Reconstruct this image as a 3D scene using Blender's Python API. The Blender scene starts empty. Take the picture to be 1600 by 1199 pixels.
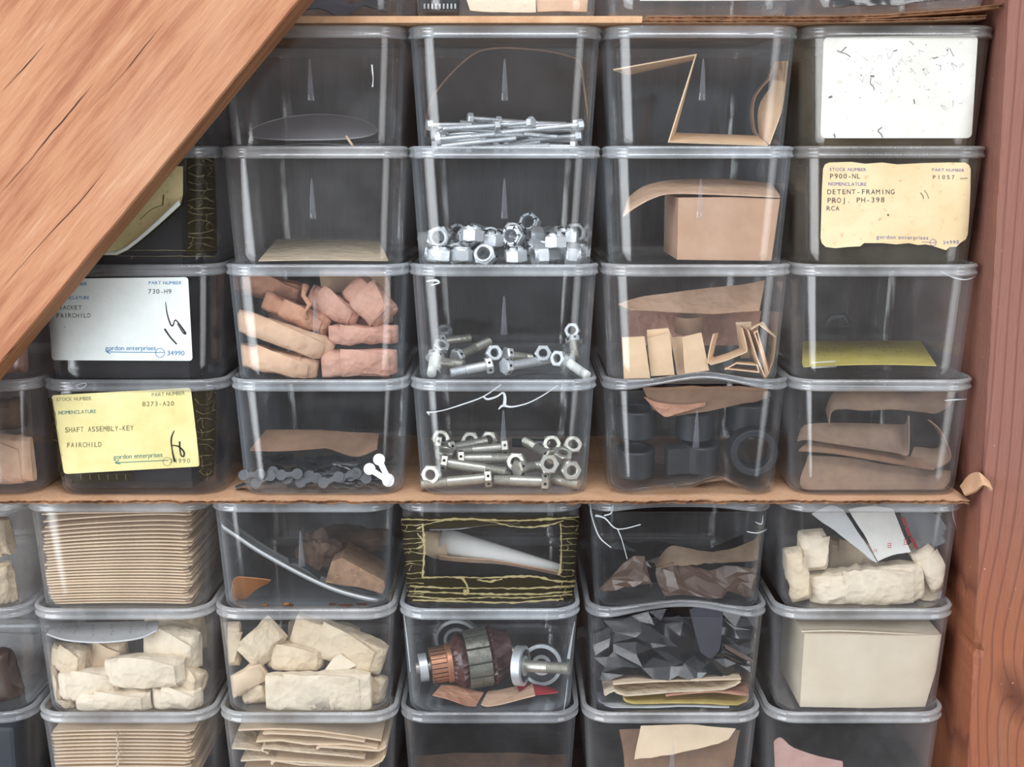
import bpy, bmesh, math, random
from math import sin, cos, tan, pi, radians, atan2, sqrt
from mathutils import Vector, Matrix, noise

SC = bpy.context.scene
COL = SC.collection
RND = random.Random(7)

# ------------------------------------------------------------------ camera
EYE = 1.5                      # height of the camera above z = 0
DIST = 1.026                   # camera to the plane of the bin fronts (y = 0)
FPX = 2000.0                   # focal length in pixels of the 1600 px wide frame
PITCH = radians(10.1)
cam_data = bpy.data.cameras.new('camera')
cam_data.sensor_width = 36.0
cam_data.lens = 36.0 * FPX / 1600.0
cam_data.clip_start = 0.02
cam = bpy.data.objects.new('camera', cam_data)
COL.objects.link(cam)
cam.location = (0, -DIST, EYE)
cam.rotation_euler = (pi / 2 - PITCH, 0, 0)
SC.camera = cam

# ------------------------------------------------------------------ world and light
SC.view_settings.view_transform = 'Standard'
SC.view_settings.look = 'None'
SC.view_settings.gamma = 1.0
SC.view_settings.use_curve_mapping = False
SC.view_settings.exposure = 0.12
SC.cycles.max_bounces = 24
SC.cycles.diffuse_bounces = 4
SC.cycles.glossy_bounces = 4
SC.cycles.transparent_max_bounces = 48
SC.cycles.caustics_reflective = False
SC.cycles.caustics_refractive = False

world = bpy.data.worlds.new('world')
SC.world = world
world.use_nodes = True
_n = world.node_tree.nodes
_l = world.node_tree.links
_tc = _n.new('ShaderNodeTexCoord')
_sx = _n.new('ShaderNodeSeparateXYZ')
_rp = _n.new('ShaderNodeValToRGB')
_mr = _n.new('ShaderNodeMapRange')
_mr.inputs['From Min'].default_value = -1
_mr.inputs['From Max'].default_value = 1
_l.new(_tc.outputs['Generated'], _sx.inputs[0])
_l.new(_sx.outputs['Z'], _mr.inputs['Value'])
_l.new(_mr.outputs[0], _rp.inputs[0])
cr = _rp.color_ramp
cr.elements[0].position = 0.40
cr.elements[0].color = (0.10, 0.088, 0.075, 1)
cr.elements[1].position = 0.62
cr.elements[1].color = (0.62, 0.66, 0.72, 1)
_l.new(_rp.outputs[0], _n['Background'].inputs['Color'])
_n['Background'].inputs['Strength'].default_value = 0.95


def area(name, loc, size, radiance, color, target=(0, 0, 1.35)):
    d = bpy.data.lights.new(name, 'AREA')
    d.shape = 'RECTANGLE'
    d.size, d.size_y = size
    d.energy = radiance * pi * size[0] * size[1]
    d.color = color
    o = bpy.data.objects.new(name, d)
    COL.objects.link(o)
    o.location = loc
    o.rotation_euler = (Vector(target) - Vector(loc)).to_track_quat('-Z', 'Y').to_euler()
    return o


area('daylight_opening', (-3.72, -2.45, 1.40), (4.5, 3.0), 5.8, (0.93, 0.965, 1.0), (-3.72, 0, 1.40))
area('daylight_doorway', (2.75, -2.45, 1.25), (2.3, 2.5), 2.9, (0.97, 0.98, 1.0), (2.75, 0, 1.25))
area('skylight', (0.2, -1.9, 4.2), (2.6, 1.6), 7.5, (0.98, 0.985, 1.0))


# ------------------------------------------------------------------ pixel -> point on a real plane
def P(px, py, Y=0.0):
    a, b = (px - 800.0) / FPX, (599.5 - py) / FPX
    d = Vector((a, cos(PITCH) + b * sin(PITCH), -sin(PITCH) + b * cos(PITCH)))
    t = (Y + DIST) / d.y
    return Vector((d.x * t, Y, EYE + d.z * t))


def S(px, py, Y=0.0):
    """metres per pixel at that point"""
    return (P(px + 1, py, Y) - P(px, py, Y)).length


# ------------------------------------------------------------------ materials
MATS = {}


def lin(c):
    return tuple((v / 255 / 12.92) if v <= 10 else ((v / 255 + 0.055) / 1.055) ** 2.4 for v in c)


class NT:
    def __init__(self, name):
        self.m = bpy.data.materials.new(name)
        self.m.use_nodes = True
        self.t = self.m.node_tree
        self.t.nodes.clear()
        self.out = self.t.nodes.new('ShaderNodeOutputMaterial')

    def n(self, kind, **kw):
        nd = self.t.nodes.new('ShaderNode' + kind)
        for k, v in kw.items():
            if k in nd.inputs:
                s = nd.inputs[k]
                if hasattr(v, 'is_output'):
                    self.t.links.new(v, s)
                else:
                    if s.type == 'RGBA' and len(v) == 3:
                        v = (*v, 1)
                    s.default_value = v
            else:
                setattr(nd, k, v)
        return nd

    def link(self, a, b):
        self.t.links.new(a, b)

    def ramp(self, fac, stops):
        r = self.t.nodes.new('ShaderNodeValToRGB')
        while len(r.color_ramp.elements) < len(stops):
            r.color_ramp.elements.new(0.5)
        for e, (p, c) in zip(r.color_ramp.elements, stops):
            e.position = p
            e.color = (*c, 1) if len(c) == 3 else c
        self.link(fac, r.inputs[0])
        return r.outputs[0]

    def fac(self, fac, lo, hi, a=0.0, b=1.0):
        r = self.n('MapRange', Value=fac)
        for k, v in zip(('From Min', 'From Max', 'To Min', 'To Max'), (lo, hi, a, b)):
            r.inputs[k].default_value = v
        return r.outputs[0]

    def coords(self, scale=(1, 1, 1), rot=(0, 0, 0), loc=(0, 0, 0)):
        tc = self.n('TexCoord')
        mp = self.n('Mapping')
        mp.inputs['Scale'].default_value = scale
        mp.inputs['Rotation'].default_value = rot
        mp.inputs['Location'].default_value = loc
        self.link(tc.outputs['Object'], mp.inputs['Vector'])
        return mp.outputs[0]

    def noise(self, vec, scale, detail=4, rough=0.55):
        return self.n('TexNoise', Vector=vec, Scale=scale, Detail=detail, Roughness=rough).outputs['Fac']

    def mix(self, fac, a, b, mode='MIX'):
        m = self.t.nodes.new('ShaderNodeMix')
        m.data_type = 'RGBA'
        m.blend_type = mode
        for s, v in ((m.inputs[0], fac), (m.inputs[6], a), (m.inputs[7], b)):
            if hasattr(v, 'is_output'):
                self.link(v, s)
            elif isinstance(v, (int, float)):
                s.default_value = v
            else:
                s.default_value = (*v, 1) if len(v) == 3 else v
        return m.outputs[2]

    def math(self, op, a, b=0.0):
        m = self.n('Math', operation=op)
        for i, v in enumerate((a, b)):
            if hasattr(v, 'is_output'):
                self.link(v, m.inputs[i])
            else:
                m.inputs[i].default_value = v
        return m.outputs[0]

    def surf(self, color, rough=0.7, metal=0.0, bump=None, bumpd=0.001, bumps=0.5, spec=0.5):
        p = self.n('BsdfPrincipled', Metallic=metal)
        for k, v in (('Base Color', color), ('Roughness', rough), ('Specular IOR Level', spec)):
            if hasattr(v, 'is_output'):
                self.link(v, p.inputs[k])
            elif k == 'Base Color':
                p.inputs[k].default_value = (*v, 1)
            else:
                p.inputs[k].default_value = v
        if bump is not None:
            b = self.n('Bump', Height=bump, Distance=bumpd, Strength=bumps)
            self.link(b.outputs[0], p.inputs['Normal'])
        self.link(p.outputs[0], self.out.inputs['Surface'])
        return p


def paper(name, c1, c2=None, rough=0.85, scale=60, dirt=None, crumpled=0.0):
    if name in MATS:
        return MATS[name]
    t = NT(name)
    c1 = lin(c1)
    c2 = lin(c2) if c2 else tuple(v * 0.82 for v in c1)
    v = t.coords()
    big = t.noise(v, scale, 5, 0.6)
    col = t.mix(t.fac(big, 0.35, 0.7), c1, c2)
    if dirt:
        spot = t.noise(v, 140, 6, 0.7)
        col = t.mix(t.fac(spot, 0.60, 0.72), col, lin(dirt))
    fine = t.noise(v, 900, 4, 0.6)
    crease = t.noise(v, 120, 3, 0.5)
    h = t.math('ADD', t.math('MULTIPLY', fine, 0.25), crease)
    if crumpled:
        vd = t.n('VectorMath', operation='ADD')
        t.link(v, vd.inputs[0])
        sc = t.n('VectorMath', operation='SCALE', Scale=0.012)
        t.link(t.n('TexNoise', Vector=v, Scale=60, Detail=2).outputs['Color'], sc.inputs[0])
        t.link(sc.outputs[0], vd.inputs[1])
        v1 = t.n('TexVoronoi', Vector=vd.outputs[0], Scale=75).outputs['Distance']
        v2 = t.n('TexVoronoi', Vector=vd.outputs[0], Scale=170).outputs['Distance']
        h = t.math('ADD', t.math('MULTIPLY', h, 0.3), t.math('ADD', v1, t.math('MULTIPLY', v2, 0.4)))
        t.surf(col, rough, bump=h, bumpd=0.0035 * crumpled, bumps=0.6, spec=0.25)
    else:
        t.surf(col, rough, bump=h, bumpd=0.0012, bumps=0.35, spec=0.25)
    MATS[name] = t.m
    return t.m


def metal(name, c, rough=0.3, var=0.2, spotc=None, metallic=0.9):
    if name in MATS:
        return MATS[name]
    t = NT(name)
    v = t.coords()
    nz = t.noise(v, 220, 5, 0.65)
    c = lin(c)
    col = t.mix(t.fac(nz, 0.3, 0.75), c, tuple(k * (1 - var) for k in c))
    if spotc:
        col = t.mix(t.fac(t.noise(v, 90, 5, 0.7), 0.55, 0.7), col, lin(spotc))
    t.surf(col, t.fac(nz, 0.2, 0.8, rough * 0.8, rough * 1.3), metallic, bump=nz, bumpd=0.0003, bumps=0.3)
    MATS[name] = t.m
    return t.m


def plain(name, c, rough=0.6, spec=0.4, var=0.12, scale=120):
    if name in MATS:
        return MATS[name]
    t = NT(name)
    c = lin(c)
    nz = t.noise(t.coords(), scale, 4, 0.6)
    t.surf(t.mix(t.fac(nz, 0.3, 0.7), c, tuple(k * (1 - var) for k in c)), rough, bump=nz, bumpd=0.0004, bumps=0.25, spec=spec)
    MATS[name] = t.m
    return t.m


def plastic(name, tint, haze, hazec, dust=0.05, edge=0.25, gloss=1.0, rough=0.10):
    """clear moulded plastic with a dusty film: see-through, Fresnel gloss, more film towards grazing angles"""
    if name in MATS:
        return MATS[name]
    t = NT(name)
    v = t.coords()
    tr = t.n('BsdfTransparent', Color=tint)
    spots = t.noise(v, 700, 3, 0.7)
    cloud = t.noise(v, 22, 5, 0.6)
    f = t.math('ADD', t.fac(cloud, 0.35, 0.75, haze * 0.5, haze * 1.6), t.fac(spots, 0.66, 0.8, 0.0, dust))
    lw = t.n('LayerWeight', Blend=0.5)
    f = t.math('ADD', f, t.math('MULTIPLY', t.math('POWER', lw.outputs['Facing'], 3.0), edge))
    df = t.n('BsdfDiffuse', Color=hazec)
    m1 = t.n('MixShader', Fac=f)
    t.link(tr.outputs[0], m1.inputs[1])
    t.link(df.outputs[0], m1.inputs[2])
    fr = t.math('ADD', 0.04, t.math('MULTIPLY', t.math('POWER', lw.outputs['Facing'], 5.0), 0.96))
    gl = t.n('BsdfGlossy', Roughness=rough, Color=(1, 1, 1))
    m2 = t.n('MixShader', Fac=t.math('MULTIPLY', fr, gloss))
    t.link(m1.outputs[0], m2.inputs[1])
    t.link(gl.outputs[0], m2.inputs[2])
    t.link(m2.outputs[0], t.out.inputs['Surface'])
    MATS[name] = t.m
    return t.m


def film(name, c, alpha, rough=0.2, crack=None):
    """thin translucent film (dried tape, polythene)"""
    if name in MATS:
        return MATS[name]
    t = NT(name)
    v = t.coords()
    a = alpha
    if crack:
        vo = t.n('TexVoronoi', Vector=v, Scale=crack, feature='DISTANCE_TO_EDGE')
        e = t.fac(vo.outputs['Distance'], 0.0, 0.12, 0.95, alpha)
        a = e
    p = t.n('BsdfPrincipled', Roughness=rough)
    p.inputs['Base Color'].default_value = (*lin(c), 1)
    tr = t.n('BsdfTransparent')
    tr.inputs[0].default_value = (*[min(1, 0.45 + 0.6 * k) for k in lin(c)], 1)
    m = t.n('MixShader')
    if hasattr(a, 'is_output'):
        t.link(a, m.inputs[0])
    else:
        m.inputs[0].default_value = a
    b = t.n('Bump', Height=t.noise(v, 150, 4, 0.6), Distance=0.001, Strength=0.6)
    t.link(b.outputs[0], p.inputs['Normal'])
    t.link(tr.outputs[0], m.inputs[1])
    t.link(p.outputs[0], m.inputs[2])
    t.link(m.outputs[0], t.out.inputs['Surface'])
    MATS[name] = t.m
    return t.m


# ------------------------------------------------------------------ object helpers
def link(name, me, mat=None, parent=None, loc=None):
    o = bpy.data.objects.new(name, me)
    COL.objects.link(o)
    if mat is not None and me is not None and not me.materials:
        me.materials.append(mat)
    if loc is not None:
        o.location = loc
    if parent is not None:
        o.parent = parent
    return o


def bm_mesh(bm, name, smooth=True, angle=None):
    me = bpy.data.meshes.new(name)
    bmesh.ops.recalc_face_normals(bm, faces=bm.faces)
    if smooth:
        for f in bm.faces:
            f.smooth = True
        if angle:
            for e in bm.edges:
                if len(e.link_faces) == 2 and e.calc_face_angle(0) > radians(angle):
                    e.smooth = False
    bm.to_mesh(me)
    bm.free()
    return me


def tag(o, label, cat, group=None, kind=None):
    o['label'] = label
    o['category'] = cat
    if group:
        o['group'] = group
    if kind:
        o['kind'] = kind
    return o


def empty(name, loc, label, cat, group=None):
    o = bpy.data.objects.new(name, None)
    COL.objects.link(o)
    o.empty_display_size = 0.02
    o.location = loc
    return tag(o, label, cat, group)


def centred(me, origin):
    """move a mesh written in world coordinates so that its object can stand at origin"""
    me.transform(Matrix.Translation(-Vector(origin)))
    return me


def base_of(me):
    xs = [v.co for v in me.vertices]
    lo = [min(c[i] for c in xs) for i in range(3)]
    hi = [max(c[i] for c in xs) for i in range(3)]
    return Vector(((lo[0] + hi[0]) / 2, (lo[1] + hi[1]) / 2, lo[2]))


def put(name, me, mat, label, cat, group=None, kind=None):
    """a one-mesh thing whose mesh is in world coordinates"""
    b = base_of(me)
    o = link(name, centred(me, b), mat, None, b)
    return tag(o, label, cat, group, kind)


def box_bm(x0, x1, y0, y1, z0, z1, nx=1, ny=1, nz=1, bevel=0.0):
    bm = bmesh.new()
    bmesh.ops.create_cube(bm, size=1.0)
    bmesh.ops.scale(bm, vec=(x1 - x0, y1 - y0, z1 - z0), verts=bm.verts)
    bmesh.ops.translate(bm, vec=((x0 + x1) / 2, (y0 + y1) / 2, (z0 + z1) / 2), verts=bm.verts)
    if bevel:
        bmesh.ops.bevel(bm, geom=bm.edges[:], offset=bevel, segments=2, affect='EDGES', profile=0.7)
    return bm


def catmull(pts, n):
    """resample a list of equal-length tuples with a Catmull-Rom curve, n steps per span"""
    if n <= 1:
        return [tuple(p) for p in pts]
    out = []
    for i in range(len(pts) - 1):
        p0, p1, p2, p3 = pts[max(i - 1, 0)], pts[i], pts[i + 1], pts[min(i + 2, len(pts) - 1)]
        for k in range(n):
            t = k / n
            out.append(tuple(0.5 * (2 * b + (c - a) * t + (2 * a - 5 * b + 4 * c - d) * t * t + (3 * b - a - 3 * c + d) * t ** 3)
                             for a, b, c, d in zip(p0, p1, p2, p3)))
    out.append(tuple(pts[-1]))
    return out


def creases(p, seed, wl):
    """straight random folds, -1 .. 1: triangle waves across the piece in a few directions"""
    key = (seed, wl)
    if key not in CREASE:
        r = random.Random(seed * 977 + 5)
        CREASE[key] = [(Vector((r.gauss(0, 1), r.gauss(0, 1), r.gauss(0, 1))).normalized() / (wl * r.uniform(0.7, 1.6)), r.random(), r.uniform(0.4, 1.0), r.random() * 90) for _ in range(5)]
    s = 0.0
    for d, ph, w, o in CREASE[key]:
        t = (p.dot(d) + ph) % 1.0
        m = max(0.0, noise.noise(p * (0.45 / wl) + Vector((o, o, o))) + 0.35)
        s += w * m * (abs(t - 0.5) * 4 - 1)
    return s * 0.7


CREASE = {}


def grid_mesh(rows, name, thick=0.0006, smooth=True, crumple=0.0, cscale=40, seed=0, angle=35, jag=0.0, fold=None):
    """rows: lists of world points; a sheet through them with thickness; crumple moves points by a ridged noise"""
    bm = bmesh.new()
    off = Vector((seed * 3.7, seed * 1.3, seed * 7.1))
    vs = []
    for r in rows:
        line = []
        for p in r:
            p = Vector(p)
            if crumple:
                q = p * cscale + off
                p = p + noise.noise_vector(q) * crumple + Vector((0, 1, 0.6)) * (abs(noise.noise(q * 1.7)) - 0.25) * crumple
            if fold:
                p = p + Vector((0, 0.8, 0.6)) * creases(p, seed, fold[1]) * fold[0]
            line.append(bm.verts.new(p))
        vs.append(line)
    for i in range(len(vs) - 1):
        for j in range(len(vs[0]) - 1):
            bm.faces.new((vs[i][j], vs[i][j + 1], vs[i + 1][j + 1], vs[i + 1][j]))
    if thick:
        bmesh.ops.recalc_face_normals(bm, faces=bm.faces)
        bmesh.ops.solidify(bm, geom=bm.faces[:], thickness=thick)
    return bm_mesh(bm, name, smooth, angle)


def sheet(front, back, y0, y1, thick=0.0008, n=1, m=4, **kw):
    """a sheet between a front edge (pixels seen at depth y0) and a back edge (pixels seen at depth y1; None = straight back)"""
    if isinstance(y0, (int, float)):
        y0 = [y0] * len(front)
    a = [tuple(P(p[0], p[1], y)) for p, y in zip(front, y0)]
    if back is None:
        b = [(p[0], y1, p[2]) for p in a]
    else:
        yb = y1 if not isinstance(y1, (int, float)) else [y1] * len(back)
        b = [tuple(P(p[0], p[1], y)) for p, y in zip(back, yb)]
    a, b = catmull(a, n), catmull(b, n)
    rows = []
    for k in range(m + 1):
        t = k / m
        rows.append([tuple(u * (1 - t) + v * t for u, v in zip(p, q)) for p, q in zip(a, b)])
    return grid_mesh(rows, 'sheet', thick, **kw)


def outline(pts, Y0, Y1, name='plate', bevel=0.0):
    """a plate: pixel outline at depth Y0, extruded straight back to Y1"""
    bm = bmesh.new()
    a = [bm.verts.new(P(x, y, Y0)) for x, y in pts]
    b = [bm.verts.new((v.co.x, Y1, v.co.z)) for v in a]
    bm.faces.new(a)
    bm.faces.new(b[::-1])
    k = len(a)
    for i in range(k):
        bm.faces.new((a[i], b[i], b[(i + 1) % k], a[(i + 1) % k]))
    return bm_mesh(bm, name, True, 30)


def tube_bm(pts, radii, seg=8, bm=None, cap=True):
    bm = bm or bmesh.new()
    pts = [Vector(p) for p in pts]
    if isinstance(radii, (int, float)):
        radii = [radii] * len(pts)
    rings = []
    for i, p in enumerate(pts):
        d = (pts[min(i + 1, len(pts) - 1)] - pts[max(i - 1, 0)]).normalized()
        q = d.to_track_quat('Z', 'X')
        rings.append([bm.verts.new(p + q @ Vector((radii[i] * cos(2 * pi * k / seg), radii[i] * sin(2 * pi * k / seg), 0))) for k in range(seg)])
    for a, b in zip(rings, rings[1:]):
        for k in range(seg):
            bm.faces.new((a[k], a[(k + 1) % seg], b[(k + 1) % seg], b[k]))
    if cap:
        bm.faces.new(rings[0][::-1])
        bm.faces.new(rings[-1])
    return bm


def lathe_bm(profile, seg=24, bm=None, closed=False):
    """profile of (radius, z) turned about z"""
    bm = bm or bmesh.new()
    rings = [[bm.verts.new((r * cos(2 * pi * k / seg), r * sin(2 * pi * k / seg), z)) for k in range(seg)] for r, z in profile]
    pairs = list(zip(rings, rings[1:]))
    if closed:
        pairs.append((rings[-1], rings[0]))
    for a, b in pairs:
        for k in range(seg):
            bm.faces.new((a[k], a[(k + 1) % seg], b[(k + 1) % seg], b[k]))
    if not closed:
        if profile[0][0] > 1e-6:
            bm.faces.new(rings[0][::-1])
        if profile[-1][0] > 1e-6:
            bm.faces.new(rings[-1])
    return bm


def orient(o, p, d, spin=0.0):
    o.location = p
    o.rotation_mode = 'QUATERNION'
    o.rotation_quaternion = Vector(d).to_track_quat('Z', 'Y') @ Matrix.Rotation(spin, 3, 'Z').to_quaternion()
    return o

# ------------------------------------------------------------------ stack geometry (metres; z from the eye level)
BW, BD, BH = 0.155, 0.215, 0.0994          # bin rim width, depth, height
ROWZ = {0: 0.204, 1: 0.1000, 2: 0.0075, 3: -0.0860, 4: -0.1800, 5: -0.2822, 6: -0.3758, 7: -0.4688}   # rim heights
Z_TOP = 0.1008                              # underside of the upper shelf
Z_MID = -0.2820                             # underside of the middle shelf
Z_LOW = ROWZ[7] - BH


# diagonal board across the top left corner
YB = -0.014                                  # its back face
YF = YB - 0.040
e0, e1 = P(469, 0, YF), P(0, 570, YF)
ax = (e0 - e1).normalized()                  # along the board, up to the right
up = Vector((-ax.z, 0, ax.x))                # towards the top left
mid = (e0 + e1) / 2
BOARD_LINES = []
for (xa, ya_), (xb, yb_), w in (((0, 305), (150, 128), 0.0007), ((0, 148), (75, 66), 0.0006), ((150, 165), (262, 30), 0.0005), ((0, 566), (140, 424), 0.0009), ((0, 455), (170, 262), 0.0005), ((90, 505), (300, 235), 0.0004)):
    A, B = P(xa, ya_, YF) - mid, P(xb, yb_, YF) - mid
    BOARD_LINES.append((A.dot(ax), A.dot(up), B.dot(ax), B.dot(up), w))


# ------------------------------------------------------------------ wood and cardboard materials
def wood(name, base, dark, pale, along='X', bands=14, cracks=True, scale=1.0, lines=()):
    t = NT(name)
    sc = {'X': (0.5, 6, 6), 'Z': (6, 6, 0.4)}[along]
    v = t.coords(scale=tuple(k * scale for k in sc))
    vw = t.coords(scale=(3, 3, 3))
    warp = t.noise(vw, 2.0, 3, 0.5)
    n1 = t.noise(v, 3.2, 6, 0.6)
    n2 = t.noise(v, 16, 5, 0.65)
    n3 = t.noise(v, 90, 3, 0.6)
    col = t.ramp(n1, [(0.30, lin(dark)), (0.43, lin(base)), (0.58, lin(base)), (0.72, lin(pale))])
    col = t.mix(t.fac(n2, 0.47, 0.66, 0, 0.75), col, lin(dark))
    col = t.mix(t.fac(n2, 0.42, 0.30, 0, 0.6), col, lin(pale))
    col = t.mix(t.fac(n3, 0.55, 0.8, 0, 0.35), col, lin(dark))
    col = t.mix(t.fac(warp, 0.55, 0.75, 0, 0.5), col, lin(pale))
    h = t.math('ADD', n2, t.math('MULTIPLY', n3, 0.6))
    for s0, h0, s1, h1, w in lines:
        # a drying crack along the grain
        tc = t.n('TexCoord')
        sp = t.n('SeparateXYZ', Vector=tc.outputs['Object'])
        k = (h1 - h0) / (s1 - s0)
        d = t.math('ABSOLUTE', t.math('SUBTRACT', t.math('ADD', sp.outputs['Z'], t.math('MULTIPLY', t.math('SUBTRACT', t.noise(t.coords(scale=(1, 1, 1)), 30, 2, 0.5), 0.5), 0.003)), t.math('ADD', t.math('MULTIPLY', t.math('SUBTRACT', sp.outputs['X'], s0), k), h0)))
        c = t.fac(d, w * 0.4, w, 1, 0)
        c = t.math('MULTIPLY', c, t.math('MULTIPLY', t.fac(sp.outputs['X'], s0, s0 + 0.02), t.fac(sp.outputs['X'], s1 - 0.02, s1, 1, 0)))
        c = t.math('MULTIPLY', c, t.fac(t.noise(t.coords(), 25, 2, 0.5), 0.35, 0.6, 0.25, 1.0))
        col = t.mix(c, col, tuple(q * 0.14 for q in lin(dark)))
        h = t.math('SUBTRACT', h, t.math('MULTIPLY', c, 2.0))
    if cracks and not lines:
        c = t.fac(t.math('ABSOLUTE', t.math('SUBTRACT', t.noise(t.coords(scale=tuple(k * scale * 0.6 for k in sc)), 4.5, 1, 0.4), 0.47)), 0.0, 0.0055, 1, 0)
        c = t.math('MULTIPLY', c, t.fac(t.noise(vw, 3.1, 2, 0.5), 0.50, 0.56))
        col = t.mix(c, col, tuple(k * 0.12 for k in lin(dark)))
        h = t.math('SUBTRACT', h, t.math('MULTIPLY', c, 2.0))
    t.surf(col, 0.62, bump=h, bumpd=0.0015, bumps=0.45, spec=0.3)
    return t.m


M_PLANK = wood('planed_fir', (180, 128, 95), (142, 84, 57), (202, 162, 132), 'X', lines=BOARD_LINES)
M_END = wood('sawn_fir', (176, 122, 84), (120, 76, 50), (200, 150, 110), 'X', cracks=False)
M_BACK = wood('dark_panel', (84, 68, 62), (58, 46, 42), (104, 86, 78), 'Z', cracks=False)


def board_mat(name, c, c2, lines=0.0):
    t = NT(name)
    v = t.coords()
    a = t.noise(v, 30, 5, 0.6)
    b = t.noise(t.coords(scale=(1, 1, 8)), 300, 4, 0.7)
    col = t.mix(t.fac(a, 0.35, 0.7), lin(c), lin(c2))
    col = t.mix(t.fac(b, 0.55, 0.75, 0, 0.5), col, tuple(k * 0.5 for k in lin(c2)))
    t.surf(col, 0.85, bump=t.math('ADD', a, b), bumpd=0.0015, bumps=0.5, spec=0.2)
    return t.m


M_CARD = board_mat('cardboard', (206, 166, 134), (186, 144, 112))
M_TORN = board_mat('torn_cardboard', (178, 136, 104), (112, 78, 56))
M_STRIP = board_mat('pale_board', (222, 182, 146), (196, 152, 116))


def redwood():
    t = NT('redwood')
    # grain: straight pinstripes bent round a knot that sits low on the face
    tc = t.n('TexCoord')
    kx = P(1585, 1085, -0.01)
    sep = t.n('SeparateXYZ', Vector=tc.outputs['Object'])
    dx = t.math('SUBTRACT', sep.outputs['X'], kx.x - POST_X)
    dz = t.math('SUBTRACT', sep.outputs['Z'], kx.z - POST_Z)
    dzs = t.math('MULTIPLY', dz, 0.55)
    tilt = t.math('ADD', dx, t.math('MULTIPLY', dzs, 0.7))
    r = t.math('SQRT', t.math('ADD', t.math('MULTIPLY', tilt, tilt), t.math('MULTIPLY', dzs, dzs)))
    near = t.math('POWER', 2.718, t.math('MULTIPLY', r, -38.0))
    wob = t.math('MULTIPLY', t.math('SUBTRACT', t.noise(t.coords(scale=(1, 1, 0.12)), 24, 3, 0.5), 0.5), 0.010)
    x = t.math('ADD', t.math('ADD', sep.outputs['X'], wob), t.math('MULTIPLY', near, t.math('MULTIPLY', r, 1.6)))
    saw = t.math('FRACT', t.math('MULTIPLY', x, 108.0))
    line = t.math('ADD', t.fac(saw, 0.0, 0.10, 1, 0), t.fac(saw, 0.80, 1.0, 0, 1))
    n1 = t.noise(t.coords(scale=(5, 5, 0.5)), 9, 5, 0.6)
    up = t.fac(sep.outputs['Z'], P(0, 980).z - POST_Z, P(0, 700).z - POST_Z)
    base = t.mix(up, lin((152, 98, 72)), lin((142, 99, 86)))
    col = t.mix(t.fac(n1, 0.35, 0.7, 0, 0.7), base, t.mix(up, lin((150, 84, 56)), lin((140, 92, 82))))
    col = t.mix(t.math('MULTIPLY', line, 0.62), col, lin((98, 56, 50)))
    col = t.mix(t.fac(t.noise(t.coords(scale=(20, 20, 1)), 40, 4, 0.7), 0.5, 0.7, 0, 0.35), col, lin((122, 74, 60)))
    kn = t.fac(r, 0.004, 0.018, 0.85, 0)
    col = t.mix(kn, col, lin((92, 52, 38)))
    speck = t.fac(t.noise(t.coords(), 240, 2, 0.5), 0.74, 0.78)
    col = t.mix(speck, col, lin((205, 160, 130)))
    h = t.math('ADD', t.noise(t.coords(scale=(20, 20, 1.2)), 30, 4, 0.6), t.math('MULTIPLY', kn, t.noise(t.coords(), 110, 4, 0.6)))
    t.surf(col, 0.55, bump=h, bumpd=0.002, bumps=0.5, spec=0.35)
    return t.m


# ------------------------------------------------------------------ the setting
def structure(name, me, mat):
    b = base_of(me)
    o = link(name, centred(me, b), mat, None, b)
    o['kind'] = 'structure'
    return o


structure('wall_back', bm_mesh(box_bm(-1.6, 1.4, 0.262, 0.30, EYE + Z_LOW - 0.02, EYE + 0.75), 'wall', False), M_BACK)
structure('floor', bm_mesh(box_bm(-1.6, 1.4, -0.05, 0.262, EYE + Z_LOW - 0.03, EYE + Z_LOW - 0.0003), 'floor', False), M_BACK)

# redwood post at the right: front face a little proud of the bins, its edge chipped round a knot
pt, pb = P(1576, 0, -0.012), P(1512, 1199, -0.012)
POST_X, POST_Z = (pt.x + pb.x) / 2 + 0.06, EYE + Z_LOW
bm = bmesh.new()
NZ, rings = 140, []
z0p, z1p = EYE + Z_LOW - 0.0003, EYE + 0.33
for k in range(NZ + 1):
    z = z0p + (z1p - z0p) * k / NZ
    t = (z - pb.z) / (pt.z - pb.z)
    xl = pb.x + (pt.x - pb.x) * t
    ch = math.exp(-((z - P(0, 1015).z) / 0.016) ** 2)
    q = Vector((xl, 0, z)) * 90
    nick = 0.0006 * noise.noise(q) + ch * (0.002 + 0.003 * noise.noise(q * 2.5))
    bite = 0.0012 + ch * (0.004 + 0.003 * noise.noise(q * 3.1))
    rings.append([bm.verts.new(v) for v in ((xl + nick + bite, -0.012, z), (xl + nick + 0.0003, -0.012 + bite, z), (xl + 0.0004 * noise.noise(q * 2), 0.03, z),
                                            (xl, 0.2615, z), (xl + 0.14, 0.2615, z), (xl + 0.14, -0.012, z), (xl + 0.05, -0.012 + 0.0004 * noise.noise(q), z), (xl + 0.0115, -0.012 + 0.0005 * ch * noise.noise(q * 2), z))])
for a, b in zip(rings, rings[1:]):
    for k in range(8):
        bm.faces.new((a[k], a[(k + 1) % 8], b[(k + 1) % 8], b[k]))
bm.faces.new(rings[0])
bm.faces.new(rings[-1][::-1])
me = bm_mesh(bm, 'post', False)
post = link('timber_post', centred(me, (POST_X, 0, POST_Z)), redwood(), None, (POST_X, 0, POST_Z))
tag(post, 'reddish brown upright timber post with dark knot and chipped edge beside the bins', 'post')

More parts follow.
